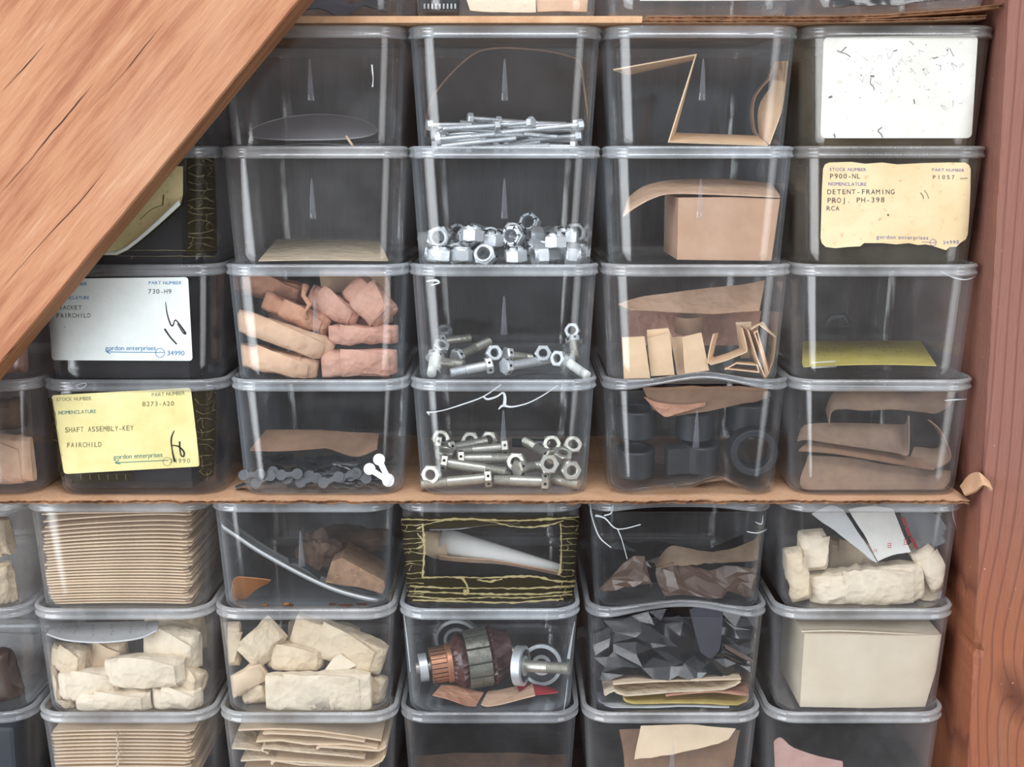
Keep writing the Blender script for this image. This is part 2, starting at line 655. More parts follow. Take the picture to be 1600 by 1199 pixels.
# diagonal board across the top left corner
bm = bmesh.new()
NL, rings = 120, []
for k in range(NL + 1):
    s = -0.42 + 0.84 * k / NL
    w = 0.0005 * noise.noise(Vector((s * 22, 3, 1))) + 0.0003 * noise.noise(Vector((s * 90, 1, 7)))
    prof = [(w + 0.0012, YF), (w, YF + 0.0012), (w * 0.5 - 0.0003, YB - 0.001), (w * 0.5 + 0.0006, YB), (0.30, YB), (0.30, YF)]
    rings.append([bm.verts.new((s, y, h)) for h, y in prof])
for a, b in zip(rings, rings[1:]):
    for k in range(6):
        f = bm.faces.new((a[k], a[(k + 1) % 6], b[(k + 1) % 6], b[k]))
        f.material_index = 1 if k in (1, 2) else 0
bm.faces.new(rings[0])
bm.faces.new(rings[-1][::-1])
me = bm_mesh(bm, 'brace', False)
me.materials.append(M_PLANK)
me.materials.append(M_END)
brace = link('diagonal_board', me, None, None, (mid.x, 0, mid.z))
brace.rotation_euler = (0, -atan2(ax.z, ax.x), 0)
tag(brace, 'pale orange wooden board nailed diagonally across the top left corner', 'board')


def ragged_sheet(x0, x1, y0, y1, zb, thick, front_px, seed, rag=0.002, wave=0.0012, mat=None, lift=None, step=0.0016, droop=0.0):
    """a cardboard sheet: flat, with a torn front edge whose two liners fray apart"""
    n = int((x1 - x0) / step)
    bm = bmesh.new()
    rows = []
    for k in range(n + 1):
        x = x0 + (x1 - x0) * k / n
        v = Vector((x * 70, seed * 3.1, 0.5))
        r = rag * noise.noise(v) + rag * 0.8 * noise.noise(v * 3.3)
        r2 = r + rag * 0.9 * abs(noise.noise(v * 2.1 + Vector((9, 0, 0))))
        zw = wave * noise.noise(Vector((x * 9, seed, 2)))
        lf = lift(x) if lift else 0.0
        zt = zb + thick + lf - abs(zw) * 0.2
        zl = zb + lf * 0.97
        m = 0.5 * (zt + zl)
        fr = 0.0007 * noise.noise(v * 4.0)
        dr = droop * max(0.0, 0.45 + noise.noise(v * 1.6 + Vector((4, 0, 0))) + 0.5 * noise.noise(v * 5.0))
        rows.append([bm.verts.new(p) for p in ((x, y1, zt), (x, y0 + 0.03, zt), (x, y0 + r, zt + 0.3 * fr), (x, y0 + r + 0.0003, zt - thick * 0.26),
                                               (x, y0 + r2 + 0.002, m + thick * 0.2 + fr), (x, y0 + r2 + 0.0025, m - thick * 0.2 + fr - dr * 0.5),
                                               (x, y0 + r2 * 0.5 + 0.0002, zl + thick * 0.24 - dr), (x, y0 + r2 * 0.5 + 0.0006, zl - dr), (x, max(y0 + 0.009, 0.0 if droop else y0 + 0.03), zl), (x, y1, zl))])
    for a, b in zip(rows, rows[1:]):
        for k in range(10):
            f = bm.faces.new((a[k], a[(k + 1) % 10], b[(k + 1) % 10], b[k]))
            f.material_index = 1 if 2 <= k <= 6 else 0
    bm.faces.new(rows[0])
    bm.faces.new(rows[-1][::-1])
    me = bm_mesh(bm, 'sheet', False)
    me.materials.append(mat or M_CARD)
    me.materials.append(M_TORN)
    return me


# middle shelf: one long corrugated sheet resting on the lower bins, its right end torn up
XR = P(1512, 770).x
t_mid = ragged_sheet(-0.72, XR, -0.006, 0.24, EYE + Z_MID, 0.0025, None, 4, rag=0.0036, droop=0.0012)
mid_shelf = put('cardboard_shelf', t_mid, None, 'long tan corrugated cardboard sheet with torn front edge lying on the lower bins', 'cardboard sheet')
flap = sheet([(1506, 773), (1522, 768), (1536, 758), (1551, 765)], [(1500, 760), (1514, 742), (1530, 738), (1546, 752)], [-0.006, -0.013, -0.02, -0.024], [0.012, -0.0, -0.0145, -0.0155], 0.0022, n=3, m=5, crumple=0.0008, cscale=60, seed=3)
fo = link('torn_flap', centred(flap, mid_shelf.location), M_CARD, mid_shelf)
# upper shelf: a smooth edged pale board at the left, torn cardboard layers at the right
XS = P(1003, 28).x
zt = EYE + Z_TOP
bm = box_bm(-0.72, XS, -0.005, 0.24, zt, zt + 0.0052, bevel=0.0009)
put('fibreboard_shelf', bm_mesh(bm, 'board', False), M_STRIP, 'smooth pale board lying along the top row of bins, beside torn cardboard', 'board')
XT = P(1562, 20).x


def lift_top(x):
    return 0.009 * max(0.0, (x - 0.245) / (XT - 0.245)) ** 1.6


for k, (xa, xb, z, th, sd, lf, lab) in enumerate((
        (XS + 0.0005, XT - 0.012, 0.0, 0.0024, 11, 0.45, 'lower torn brown cardboard layer lying on the top right bins'),
        (XS + 0.004, XT, 0.0027, 0.0026, 12, 1.0, 'upper torn brown cardboard layer curling up beside the post'))):
    me = ragged_sheet(xa, xb, -0.006 + 0.001 * k, 0.24, zt + z, th, None, sd, rag=0.003, wave=0.001, lift=lambda x, lf=lf: lift_top(x) * lf)
    put('torn_cardboard', me, None, lab, 'cardboard sheet', 'torn cardboard layers on the upper shelf')

# ------------------------------------------------------------------ the bins
PL_CLEAR = plastic('clear_plastic', (0.985, 0.99, 0.99), 0.012, (0.66, 0.74, 0.82), 0.035, 0.34)
PL_DULL = plastic('dusty_plastic', (0.975, 0.975, 0.972), 0.024, (0.62, 0.63, 0.66), 0.04, 0.34)
PL_DARK = plastic('smoky_plastic', (0.95, 0.955, 0.96), 0.014, (0.55, 0.58, 0.62), 0.03, 0.2)
PL_AMBER = plastic('yellowed_plastic', (0.95, 0.93, 0.88), 0.05, (0.50, 0.46, 0.40), 0.05, 0.25)
PL_MARK = plastic('moulded_mark', (0.93, 0.94, 0.95), 0.10, (0.68, 0.72, 0.78), 0.1, 0.5, 1.0, 0.15)
RIM = {PL_CLEAR: plastic('clear_rim', (0.96, 0.97, 0.975), 0.20, (0.78, 0.83, 0.88), 0.1, 0.45, 1.6, 0.12),
       PL_DULL: plastic('dusty_rim', (0.93, 0.93, 0.93), 0.24, (0.70, 0.71, 0.72), 0.1, 0.4, 1.4, 0.14),
       PL_DARK: plastic('smoky_rim', (0.90, 0.91, 0.92), 0.17, (0.60, 0.62, 0.65), 0.1, 0.4, 1.4, 0.14),
       PL_AMBER: plastic('yellowed_rim', (0.84, 0.83, 0.80), 0.26, (0.46, 0.45, 0.44), 0.1, 0.4, 1.2, 0.16)}
M_CRACK = plain('stressed_plastic', (235, 238, 240), 0.4)

KC, KX, KY = 10, 14, 6
TAPER = 0.0052


def rrect(w, d, r, cx=0.0, cy=0.0):
    """rounded rectangle, counter-clockwise from the front left; front edge finely divided"""
    pts = []

    def line(a, b, n):
        for k in range(n):
            t = k / n
            pts.append((a[0] + (b[0] - a[0]) * t, a[1] + (b[1] - a[1]) * t))

    def arc(c, a0):
        for k in range(KC):
            a = a0 + (pi / 2) * k / KC
            pts.append((c[0] + r * cos(a), c[1] + r * sin(a)))
    x, y = w / 2, d / 2
    line((-x + r, -y), (x - r, -y), KX)
    arc((x - r, -y + r), -pi / 2)
    line((x, -y + r), (x, y - r), KY)
    arc((x - r, y - r), 0)
    line((x - r, y), (-x + r, y), KX)
    arc((-x + r, y - r), pi / 2)
    line((-x, y - r), (-x, -y + r), KY)
    arc((-x + r, -y + r), pi)
    return [(px + cx, py + cy) for px, py in pts]


def loft(levels, closed, caps=()):
    bm = bmesh.new()
    rings = [[bm.verts.new((x, y, z)) for x, y in rrect(BW - 2 * i, BD - 2 * i, r)] for i, z, r in levels]
    n = len(rings[0])
    pairs = list(zip(rings, rings[1:])) + ([(rings[-1], rings[0])] if closed else [])
    for a, b in pairs:
        for k in range(n):
            bm.faces.new((a[k], a[(k + 1) % n], b[(k + 1) % n], b[k]))
    for c in caps:
        bm.faces.new(rings[c])
    return bm


def warped(bm, warp):
    if warp:
        for v in bm.verts:
            v.co = warp(v.co)
    return bm


LIP = BH - 0.0098


def ins(z):
    """inset of the outer wall from the rim's outline at height z"""
    return 0.0022 + TAPER * (1 - z / LIP)


def body_mesh(warp=None):
    o = [(ins(0) + 0.006, 0.0, 0.0185), (ins(0) + 0.0024, 0.0009, 0.0222), (ins(0) + 0.0006, 0.003, 0.0235), (ins(0.006), 0.006, 0.0240)]
    for k in range(1, 9):
        z = 0.006 + (LIP - 0.006) * k / 8
        o.append((ins(z), z, 0.0240))
    T = 0.0023
    i = [(a + T, b, 0.0222) for a, b, c in o[::-1] if b > 0.0045]
    i += [(ins(0) + 0.0048, 0.0027, 0.0195), (ins(0) + 0.0075, 0.0019, 0.0165)]
    return bm_mesh(warped(loft(o + i, False, (0, -1)), warp), 'body', True, 50)


def rim_mesh(warp=None):
    z = LIP
    lv = [(0.0021, z, 0.0240), (0.0004, z + 0.0006, 0.0252), (0, z + 0.0014, 0.0254), (0, z + 0.0026, 0.0254), (0.0007, z + 0.0034, 0.0250), (0.0008, z + 0.0060, 0.0250), (0.0001, z + 0.0068, 0.0254), (0.0001, z + 0.0084, 0.0254), (0.001, BH - 0.0006, 0.0248),
          (0.0018, BH, 0.0242), (0.0032, BH, 0.0232), (0.004, BH - 0.0006, 0.0226), (0.0043, BH - 0.0032, 0.0224), (0.0046, z + 0.0014, 0.0224), (0.0046, z, 0.0222)]
    return bm_mesh(warped(loft(lv, True), warp), 'rim', True, 60)


def rib_mesh():
    """tapering moulded mark in the middle of the front wall, point upward"""
    bm = bmesh.new()
    zt, zb = 0.074, 0.042
    rows = []
    for t in (0, 0.15, 0.4, 0.7, 0.95, 1.0):
        z = zt + (zb - zt) * t
        w = 0.0004 + 0.0024 * t ** 0.8
        y = -BD / 2 + ins(z)
        h = -0.0009 if t < 1 else -0.0002
        rows.append([bm.verts.new((s * w, y + (h if abs(s) < 0.9 else 0.0001), z)) for s in (-1, -0.6, 0.6, 1)])
    for a, b in zip(rows, rows[1:]):
        for k in range(3):
            bm.faces.new((a[k], a[k + 1], b[k + 1], b[k]))
    return bm_mesh(bm, 'rib', True, 40)


BODY, RIMM, RIB = body_mesh(), rim_mesh(), rib_mesh()
PROTO = {}
BINS, WARP, SX = {}, {}, {}


def make_bin(key, row, left, right, label, mat=PL_CLEAR, warp=None, rib=True, group='stacked clear bins', y=0.0, zc=None):
    z = ROWZ[row]
    zc = DIST * cos(PITCH) - z * sin(PITCH)
    cx = ((left + right) / 2 - 800) / FPX * zc
    sx = max(0.95, min(1.0, (right - left) / (BW / zc * FPX)))
    root = empty('stacking_bin', (cx, BD / 2 + y, EYE + z - BH), label, 'bin', group)
    if warp:
        bits = [link('body', body_mesh(lambda c: warp(c, 'body')), mat, root), link('rim', rim_mesh(warp), RIM[mat], root)]
    else:
        k = mat.name
        if k not in PROTO:
            bits = PROTO[k] = (link('body', BODY.copy(), mat, root), link('rim', RIMM.copy(), RIM[mat], root))
        else:
            bits = []
            for p in PROTO[k]:
                c = p.copy()
                c.parent = root
                COL.objects.link(c)
                bits.append(c)
    for c in bits:
        c.scale.x = sx
    if rib:
        if 'rib' not in PROTO:
            PROTO['rib'] = link('moulded_mark', RIB, PL_MARK, root)
        else:
            c = PROTO['rib'].copy()
            c.parent = root
            COL.objects.link(c)
    BINS[key] = root
    WARP[key] = warp
    SX[key] = sx
    return root


def FW(key, px, py, lift=0.0005):
    """the point of the bin's front wall seen at that pixel (lift = how far in front of the wall)"""
    b = BINS[key].location
    y, r = 0.004, 0.024
    for _ in range(8):
        p = P(px, py, y)
        i = ins(p.z - b.z) - lift
        w = (BW / 2 - i) * SX[key]
        dx = min(max(0.0, abs(p.x - b.x) - (w - r)), r * 0.97)
        y += (b.y - BD / 2 + i + r - sqrt(r * r - dx * dx) - y) * (1.0 if dx < r * 0.6 else 0.6)
    p = P(px, py, y)
    p.x = max(b.x - w, min(b.x + w, p.x))     # round the corner, never past the side wall
    return p


def wob_rim(amp, base, wall=0.25):
    """a heat-warped bin: rim and base lines wave up and down across the front"""
    def w(c, part='rim'):
        t = c.x / BW
        f = max(0.0, min(1.0, (0.02 - c.y) / 0.1))
        s = c.z / BH
        if part == 'rim':
            c = Vector((c.x, c.y, BH - (BH - c.z) * (1 - 0.5 * f * math.exp(-(t / 0.34) ** 4))))
            s = c.z / BH
        up = amp(t) * f * (1.0 if part == 'rim' else wall)
        dn = base(t) * f
        return Vector((c.x, c.y, c.z + up * s ** 2 + dn * (1 - s) ** 2))
    return w


# top shelf: only the feet of four bins show
make_bin('A0', 0, 321, 632, 'clear bin on the upper shelf holding dark cloth, next to the diagonal board')
make_bin('B0', 0, 630, 950, 'clear bin on the upper shelf with cream paper and a ribbed black part')
make_bin('C0', 0, 945, 1262, 'clear bin on the upper shelf with a white card in it')
make_bin('D0', 0, 1265, 1582, 'clear bin on the upper shelf with black polythene, next to the post')
zup = EYE + Z_TOP + 0.0055
for k in 'ABCD':
    BINS[k + '0'].location.z = zup + (0.0 if k in 'AB' else 0.0006)
BINS['D0'].location.z += 0.0042
BINS['D0'].rotation_euler.y = -radians(3.0)

make_bin('X1', 1, 20, 326, 'clear bin mostly hidden behind the diagonal board, in the top row', PL_DARK, rib=False)
make_bin('A1', 1, 330, 632, 'clear bin in the top row with a curled clear disc and little else', PL_DULL)
make_bin('B1', 1, 633, 944, 'clear bin in the top row with a heap of small silver screws')
make_bin('C1', 1, 946, 1257, 'clear bin in the top row with a sharply bent card strip')
make_bin('D1', 1, 1257, 1568, 'yellowed bin in the top row with a blank white stained label', PL_AMBER, rib=False)

make_bin('X2', 2, 30, 335, 'smoky bin with flaking yellow tape and a peeling yellow label by the diagonal board', PL_DARK, rib=False)
make_bin('A2', 2, 335, 634, 'clear empty looking bin with only a pale sheet on its floor', PL_DULL)
make_bin('B2', 2, 634, 942, 'clear bin half filled with thick silver hex nuts')
make_bin('C2', 2, 943, 1252, 'clear bin with a pinkish brown box beneath a bent card')
make_bin('D2', 2, 1248, 1556, 'yellowed bin with a torn cream label about a detent framing part', PL_AMBER, rib=False)

make_bin('W3', 3, -262, 40, 'dark bin at the left edge just below the end of the diagonal board', PL_DARK, rib=False)
make_bin('X3', 3, 43, 342, 'smoky bin with a white printed label and a hand drawn figure', PL_DARK, rib=False)
make_bin('A3', 3, 343, 636, 'clear bin full of rolled pinkish brown paper packets')
make_bin('B3', 3, 635, 940, 'clear bin with a few large drilled bolts lying low at its front')
make_bin('C3', 3, 940, 1247, 'clear bin with tan cardboard pieces and folded tan strips', PL_DULL, rib=False)
make_bin('D3', 3, 1244, 1544, 'dusty bin with a yellow printed card lying on its floor', PL_DULL, rib=False)

make_bin('W4', 4, -242, 54, 'clear bin at the left edge above the middle shelf, with a brown paper pack', PL_DULL, rib=False)
make_bin('X4', 4, 55, 350, 'smoky bin with a yellow printed label about a shaft assembly key', PL_DARK, rib=False)
make_bin('A4', 4, 352, 636, 'clear bin with dark flat links, two white ones and a brown card', rib=False)
make_bin('B4', 4, 636, 937, 'clear bin with white cracks in front and a heap of long drilled bolts')
make_bin('C4', 4, 943, 1240, 'heat warped dark bin with wavy rim and base holding black rubber clamps', PL_DARK,
         wob_rim(lambda t: 0.0065 * math.exp(-((t - 0.03) / 0.2) ** 2), lambda t: 0.0135 * math.exp(-((t - 0.13) / 0.13) ** 2) + 0.005 * math.exp(-((t + 0.15) / 0.15) ** 2)))
make_bin('D4', 4, 1238, 1534, 'dusty bin with grey brown paper packets beside the post', PL_DULL, rib=False)

make_bin('W5', 5, -262, 29, 'clear bin at the left edge right under the middle shelf, with paper packets', PL_DULL, rib=False)
make_bin('X5', 5, 28, 320, 'clear bin filled to the top with an even pile of tan sleeves', PL_DULL, rib=False)
make_bin('A5', 5, 321, 613, 'clear bin with a slanting clear strip and brown foam lumps')
make_bin('B5', 5, 619, 912, 'clear bin banded with cracked yellow tape', PL_DARK, rib=False)
make_bin('C5', 5, 921, 1213, 'broken clear bin with cracked front corners and brown film', PL_DARK,
         wob_rim(lambda t: -0.002 * abs(t), lambda t: 0.0085 * math.exp(-((t - 0.02) / 0.28) ** 2)), rib=False)
make_bin('D5', 5, 1225, 1517, 'clear bin with cream wrapped packets and printed white bags', PL_DULL, rib=False)

make_bin('W6', 6, -250, 38, 'broken dark bin at the left edge, second below the middle shelf', PL_DARK, rib=False)
make_bin('X6', 6, 39, 327, 'clear bin of cream paper packets under a printed grey card', PL_DULL, rib=False)
make_bin('A6', 6, 327, 616, 'clear bin of cream paper packets with a large flat one in front', PL_DULL, rib=False)
make_bin('B6', 6, 620, 909, 'clear bin with a copper motor armature', rib=False)
make_bin('C6', 6, 913, 1209, 'warped bin with crumpled black film above flat yellow packs', PL_DARK,
         wob_rim(lambda t: 0.0075 * math.exp(-((t - 0.02) / 0.27) ** 2), lambda t: 0.0), rib=False)
make_bin('D6', 6, 1211, 1504, 'dusty bin with a big cream cardboard box inside', PL_DULL, rib=False)

make_bin('W7', 7, -239, 45, 'dark bin at the bottom left corner', PL_DARK, rib=False)
make_bin('X7', 7, 48, 332, 'bottom bin filled with an even pile of tan sleeves', PL_DULL, rib=False)
make_bin('A7', 7, 335, 619, 'bottom bin filled with flat cream paper packs', PL_DULL, rib=False)
make_bin('B7', 7, 622, 907, 'dark bottom bin under the motor armature', PL_DARK, rib=False)
make_bin('C7', 7, 909, 1197, 'bottom bin with a torn tan paper under the black film', PL_DULL)
make_bin('D7', 7, 1199, 1488, 'bottom bin with pink paper next to the post', PL_DULL, rib=False)

# ------------------------------------------------------------------ builders for what is in the bins
def floor_z(key):
    return BINS[key].location.z + 0.0026


PK_SEED = [0]


def packet(name, label, cat, p0, p1, hw, ht, mat, group=None, crumple=0.0016, wrap=(0.25, 0.8), ends=0.35, twist=0.0, box=3.0, facet=70, flap=True, bend=0.0):
    """a paper-wrapped parcel along p0 -> p1 (px, py, depth); hw = half width in pixels, ht = half thickness in metres"""
    PK_SEED[0] += 1
    sd = PK_SEED[0]
    rnd = random.Random(sd * 31)
    a, b = P(*p0), P(*p1)
    d = (b - a)
    L = d.length
    d.normalize()
    w = hw * S(*p0)
    side = d.cross(Vector((0, 1, 0))).normalized()
    if side.z < 0:
        side = -side
    nrm = side.cross(d).normalized()
    if nrm.y > 0:
        nrm = -nrm                          # towards the viewer
    NS, NR = 44, 40
    lump = [1 + rnd.uniform(-0.10, 0.08) for _ in range(NR)]
    lump = [(lump[k] + lump[(k + 1) % NR] + lump[k - 1]) / 3 for k in range(NR)]
    off = Vector((sd * 5.3, sd * 2.1, sd * 9.7))

    def point(t, k, lift=0.0):
        th = 2 * pi * k / NR + twist * t
        c, s = cos(th), sin(th)
        e = 2.0 / box
        x = math.copysign(abs(c) ** e, c) * w
        y = math.copysign(abs(s) ** e, s) * ht
        sc = lump[int(k) % NR]
        u = min(t, 1 - t)
        f = min(1.0, u / 0.13)
        y *= ends + (1 - ends) * f ** 0.6
        x *= 0.93 + 0.07 * f + (0.05 * sin(t * 7 + sd))
        step = 0.0011 if wrap and wrap[0] < t < wrap[1] else 0.0
        r = 1 + (step + lift) / max(w, ht)
        bow = bend * 4 * t * (1 - t)
        p = a + d * (L * t) + (side * x + nrm * y) * sc * r + side * bow
        q = p * facet + off
        p = p + (side * c + nrm * s) * crumple * 0.95 * creases(p, sd, 0.013) + noise.noise_vector(q * 0.6) * crumple * 0.5
        return p
    bm = bmesh.new()
    rings = []
    for i in range(NS + 1):
        rings.append([bm.verts.new(point(i / NS, k)) for k in range(NR)])
    for u, v in zip(rings, rings[1:]):
        for k in range(NR):
            bm.faces.new((u[k], u[(k + 1) % NR], v[(k + 1) % NR], v[k]))
    for ring in (rings[0], rings[-1]):
        c = bm.verts.new(sum((v.co for v in ring), Vector()) / NR + (d if ring is rings[0] else -d) * 0.010)
        for k in range(NR):
            bm.faces.new((c, ring[k], ring[(k + 1) % NR]))
    me = bm_mesh(bm, 'packet', True, 24)
    o = put(name, me, mat, label, cat, group)
    if flap:
        # the folded-over edge of the wrapping, cut on the slant
        s0 = rnd.uniform(0.12, 0.3)
        rows = []
        for i in range(13):
            t = s0 + (0.9 - s0) * i / 12
            k0 = NR * (0.06 + 0.14 * i / 12 * rnd.choice((1, 1)))
            rows.append([point(t, k0 + (NR * 0.46 - k0) * j / 6, 0.0030 if j == 0 else 0.0016 if j == 1 else 0.0010) for j in range(7)])
        fl = grid_mesh(rows, 'flap', 0.0006, angle=40)
        link('flap', centred(fl, o.location), mat, o)
    return o


# ---- fasteners
def hex_ring(bm, r, z, seg=6, rot=0.0):
    return [bm.verts.new((r * cos(2 * pi * k / seg + rot), r * sin(2 * pi * k / seg + rot), z)) for k in range(seg)]


def bridge(bm, a, b):
    n = len(a)
    for k in range(n):
        bm.faces.new((a[k], a[(k + 1) % n], b[(k + 1) % n], b[k]))


CACHE = {}


def cached(key, fn):
    if key not in CACHE:
        CACHE[key] = fn()
    return CACHE[key]


def head_mesh(r, h):
    def f():
        bm = bmesh.new()
        rs = [hex_ring(bm, r * 0.94, 0), hex_ring(bm, r, -h * 0.08), hex_ring(bm, r, -h * 0.82), hex_ring(bm, r * 0.84, -h)]
        for a, b in zip(rs, rs[1:]):
            bridge(bm, a, b)
        bm.faces.new(rs[0])
        bm.faces.new(rs[-1])
        return bm_mesh(bm, 'head', False)
    return cached(('head', r, h), f)


def pan_head_mesh(r, h):
    return cached(('pan', r, h), lambda: bm_mesh(lathe_bm([(r, 0), (r, -h * 0.5), (r * 0.85, -h * 0.85), (r * 0.4, -h), (0.00001, -h)], 12), 'head', True, 50))


def shank_mesh(r, z0, z1):
    return cached(('shank', r, round(z0, 4), round(z1, 4)), lambda: bm_mesh(lathe_bm([(r, z0), (r, z1)], 14), 'shank', True, 40))


def thread_mesh(r, z0, z1, pitch):
    def f():
        pr, z, k = [], z0, 0
        while z < z1 - pitch * 0.5:
            pr += [(r, z), (r * 0.86, z + pitch / 2)]
            z += pitch
        pr += [(r, z1 - 0.0005), (r * 0.75, z1)]
        return bm_mesh(lathe_bm(pr, 14), 'thread', True, 30)
    return cached(('thread', r, round(z0, 4), round(z1, 4)), f)


def hole_mesh(r):
    return cached(('hole', r), lambda: bm_mesh(lathe_bm([(r, -0.0002), (r, 0.0001), (r * 0.6, 0.00015)], 12), 'hole', False))


M_ZINC = metal('zinc', (226, 231, 236), 0.38, 0.22, metallic=0.55)
M_STEEL = metal('dull_steel', (206, 204, 194), 0.36, 0.3, (162, 154, 132), metallic=0.65)
M_DARKST = metal('dark_steel', (92, 94, 98), 0.35, 0.35)
M_HOLE = plain('hole_dark', (18, 18, 20), 0.8)
M_NYLON = plain('white_nylon', (226, 230, 226), 0.45)


def bolt(label, head, tip, hr, sr, hh, mat, group, thread=0.4, drilled=True, spin=0.0, pitch=0.0012, name='hex_bolt', shank_mat=None, cat='bolt'):
    """head and tip are (px, py, depth) of the underside of the head and of the end of the shank"""
    a = head if isinstance(head, Vector) else P(*head)
    b = tip if isinstance(tip, Vector) else P(*tip)
    L = round((b - a).length, 3)
    root = empty(name, a, label, cat, group)
    orient(root, a, b - a, spin)
    h = link('head', head_mesh(hr, hh), mat, root)
    zt = L * (1 - thread)
    link('shank', shank_mesh(sr, 0, zt), shank_mat or mat, root)
    link('thread', thread_mesh(sr, zt, L, pitch), shank_mat or mat, root)
    if drilled:
        for k in range(6):
            an = pi / 6 + k * pi / 3
            ap = hr * cos(pi / 6)
            ho = link('wire_hole', hole_mesh(hr * 0.17), M_HOLE, h)
            ho.location = (ap * cos(an), ap * sin(an), -hh * 0.48)
            ho.rotation_euler = (0, pi / 2, an)
    return root


def hex_ring_mesh(R, r, h, collar=0.0, seg=24):
    """hex nut with a bore; collar adds a round shoulder at the top"""
    def f():
        bm = bmesh.new()

        def ring(rad, z, hexed):
            out = []
            for k in range(seg):
                a = 2 * pi * k / seg
                q = rad
                if hexed:
                    m = (a % (pi / 3)) - pi / 6
                    q = rad * cos(pi / 6) / cos(m)
                out.append(bm.verts.new((q * cos(a), q * sin(a), z)))
            return out
        ap = R * cos(pi / 6)
        rs = [ring(r, 0.0004, False), ring(r * 1.12, 0, False), ring(ap * 0.97, 0, False), ring(R, h * 0.09, True), ring(R, h * 0.9, True), ring(ap * 0.97, h, False)]
        if collar:
            rs += [ring(ap * 0.86, h, False), ring(ap * 0.84, h + collar, False)]
        top = h + collar
        rs += [ring(r * 1.12, top, False), ring(r, top - 0.0004, False)]
        for a, b in zip(rs, rs[1:]):
            bridge(bm, a, b)
        bridge(bm, rs[-1], rs[0])
        return bm_mesh(bm, 'nut', False)
    return cached(('nut', R, r, h, collar), f)


def slot_mesh(R, h):
    """three dark saw cuts across the top of a slotted nut"""
    def f():
        bm = bmesh.new()
        for k in range(6):
            a = k * pi / 3
            m = Matrix.Rotation(a, 4, 'Z')
            g = bmesh.ops.create_cube(bm, size=1.0, matrix=m @ Matrix.Translation((R * 0.73, 0, h)) @ Matrix.Diagonal((R * 0.29, R * 0.06, h * 0.20, 1)))
        return bm_mesh(bm, 'slots', False)
    return cached(('slot', R, h), f)


def nut(label, p, d, R, r, h, mat, group, collar=0.0, slots=False, spin=0.0, name='hex_nut', cat='nut'):
    a = p if isinstance(p, Vector) else P(*p)
    o = link(name, hex_ring_mesh(R, r, h, collar), mat)
    orient(o, a, d, spin)
    tag(o, label, cat, group)
    if slots:
        link('slots', slot_mesh(R, h + collar), M_HOLE, o)
    return o


# ---- dropping rods and lumps on a pile
class Pile:
    def __init__(self):
        self.segs = []

    @staticmethod
    def gap(p1, q1, p2, q2):
        d1, d2, r = q1 - p1, q2 - p2, p1 - p2
        a, e, f = d1.dot(d1), d2.dot(d2), d2.dot(r)
        if a < 1e-12 and e < 1e-12:
            return r.length
        if a < 1e-12:
            s, t = 0.0, min(1, max(0, f / e))
        else:
            c = d1.dot(r)
            if e < 1e-12:
                t, s = 0.0, min(1, max(0, -c / a))
            else:
                b = d1.dot(d2)
                den = a * e - b * b
                s = min(1, max(0, (b * f - c * e) / den)) if den > 1e-14 else 0.0
                t = (b * s + f) / e
                if t < 0:
                    t, s = 0.0, min(1, max(0, -c / a))
                elif t > 1:
                    t, s = 1.0, min(1, max(0, (b - c) / a))
        return ((p1 + d1 * s) - (p2 + d2 * t)).length

    def add(self, p, q, r):
        self.segs.append((p, q, r))

    def best(self, cands, r, zfloor):
        """of several places take the one where the rod comes to lie lowest"""
        n, got = len(self.segs), None
        for p, q in cands:
            a, b = self.drop(p, q, r, zfloor)
            del self.segs[n:]
            if got is None or a.z + b.z < got[0].z + got[1].z:
                got = (a, b)
        self.add(*got, r)
        return got

    def drop(self, p, q, r, zfloor, step=0.0006):
        """raise the rod p-q of radius r from the floor until it is clear of the others"""
        lo = min(p.z, q.z)
        up = Vector((0, 0, zfloor + r - lo))
        p, q = p + up, q + up
        for _ in range(90):
            if all(self.gap(p, q, a, b) > (r + s) * 0.96 for a, b, s in self.segs):
                break
            p.z += step
            q.z += step
        self.add(p, q, r)
        return p, q


# ---- labels with print
def round_quad(c, r, n=5, jit=0.0, seed=0, side=10):
    """pixel outline of a quadrilateral (tl, tr, br, bl) with round corners"""
    rnd = random.Random(seed)
    out = []
    for i in range(4):
        p, a, b = Vector(c[i]), Vector(c[i - 1]), Vector(c[(i + 1) % 4])
        s, e = p + (a - p).normalized() * r, p + (b - p).normalized() * r
        for k in range(n + 1):
            t = k / n
            q = s * (1 - t) ** 2 + p * (2 * t * (1 - t)) + e * t * t
            out.append((q.x, q.y))
        e2 = b + (p - b).normalized() * r
        for k in range(1, side):
            q = e + (e2 - e) * (k / side)
            out.append((q.x + rnd.uniform(-jit, jit), q.y + rnd.uniform(-jit, jit)))
    return out


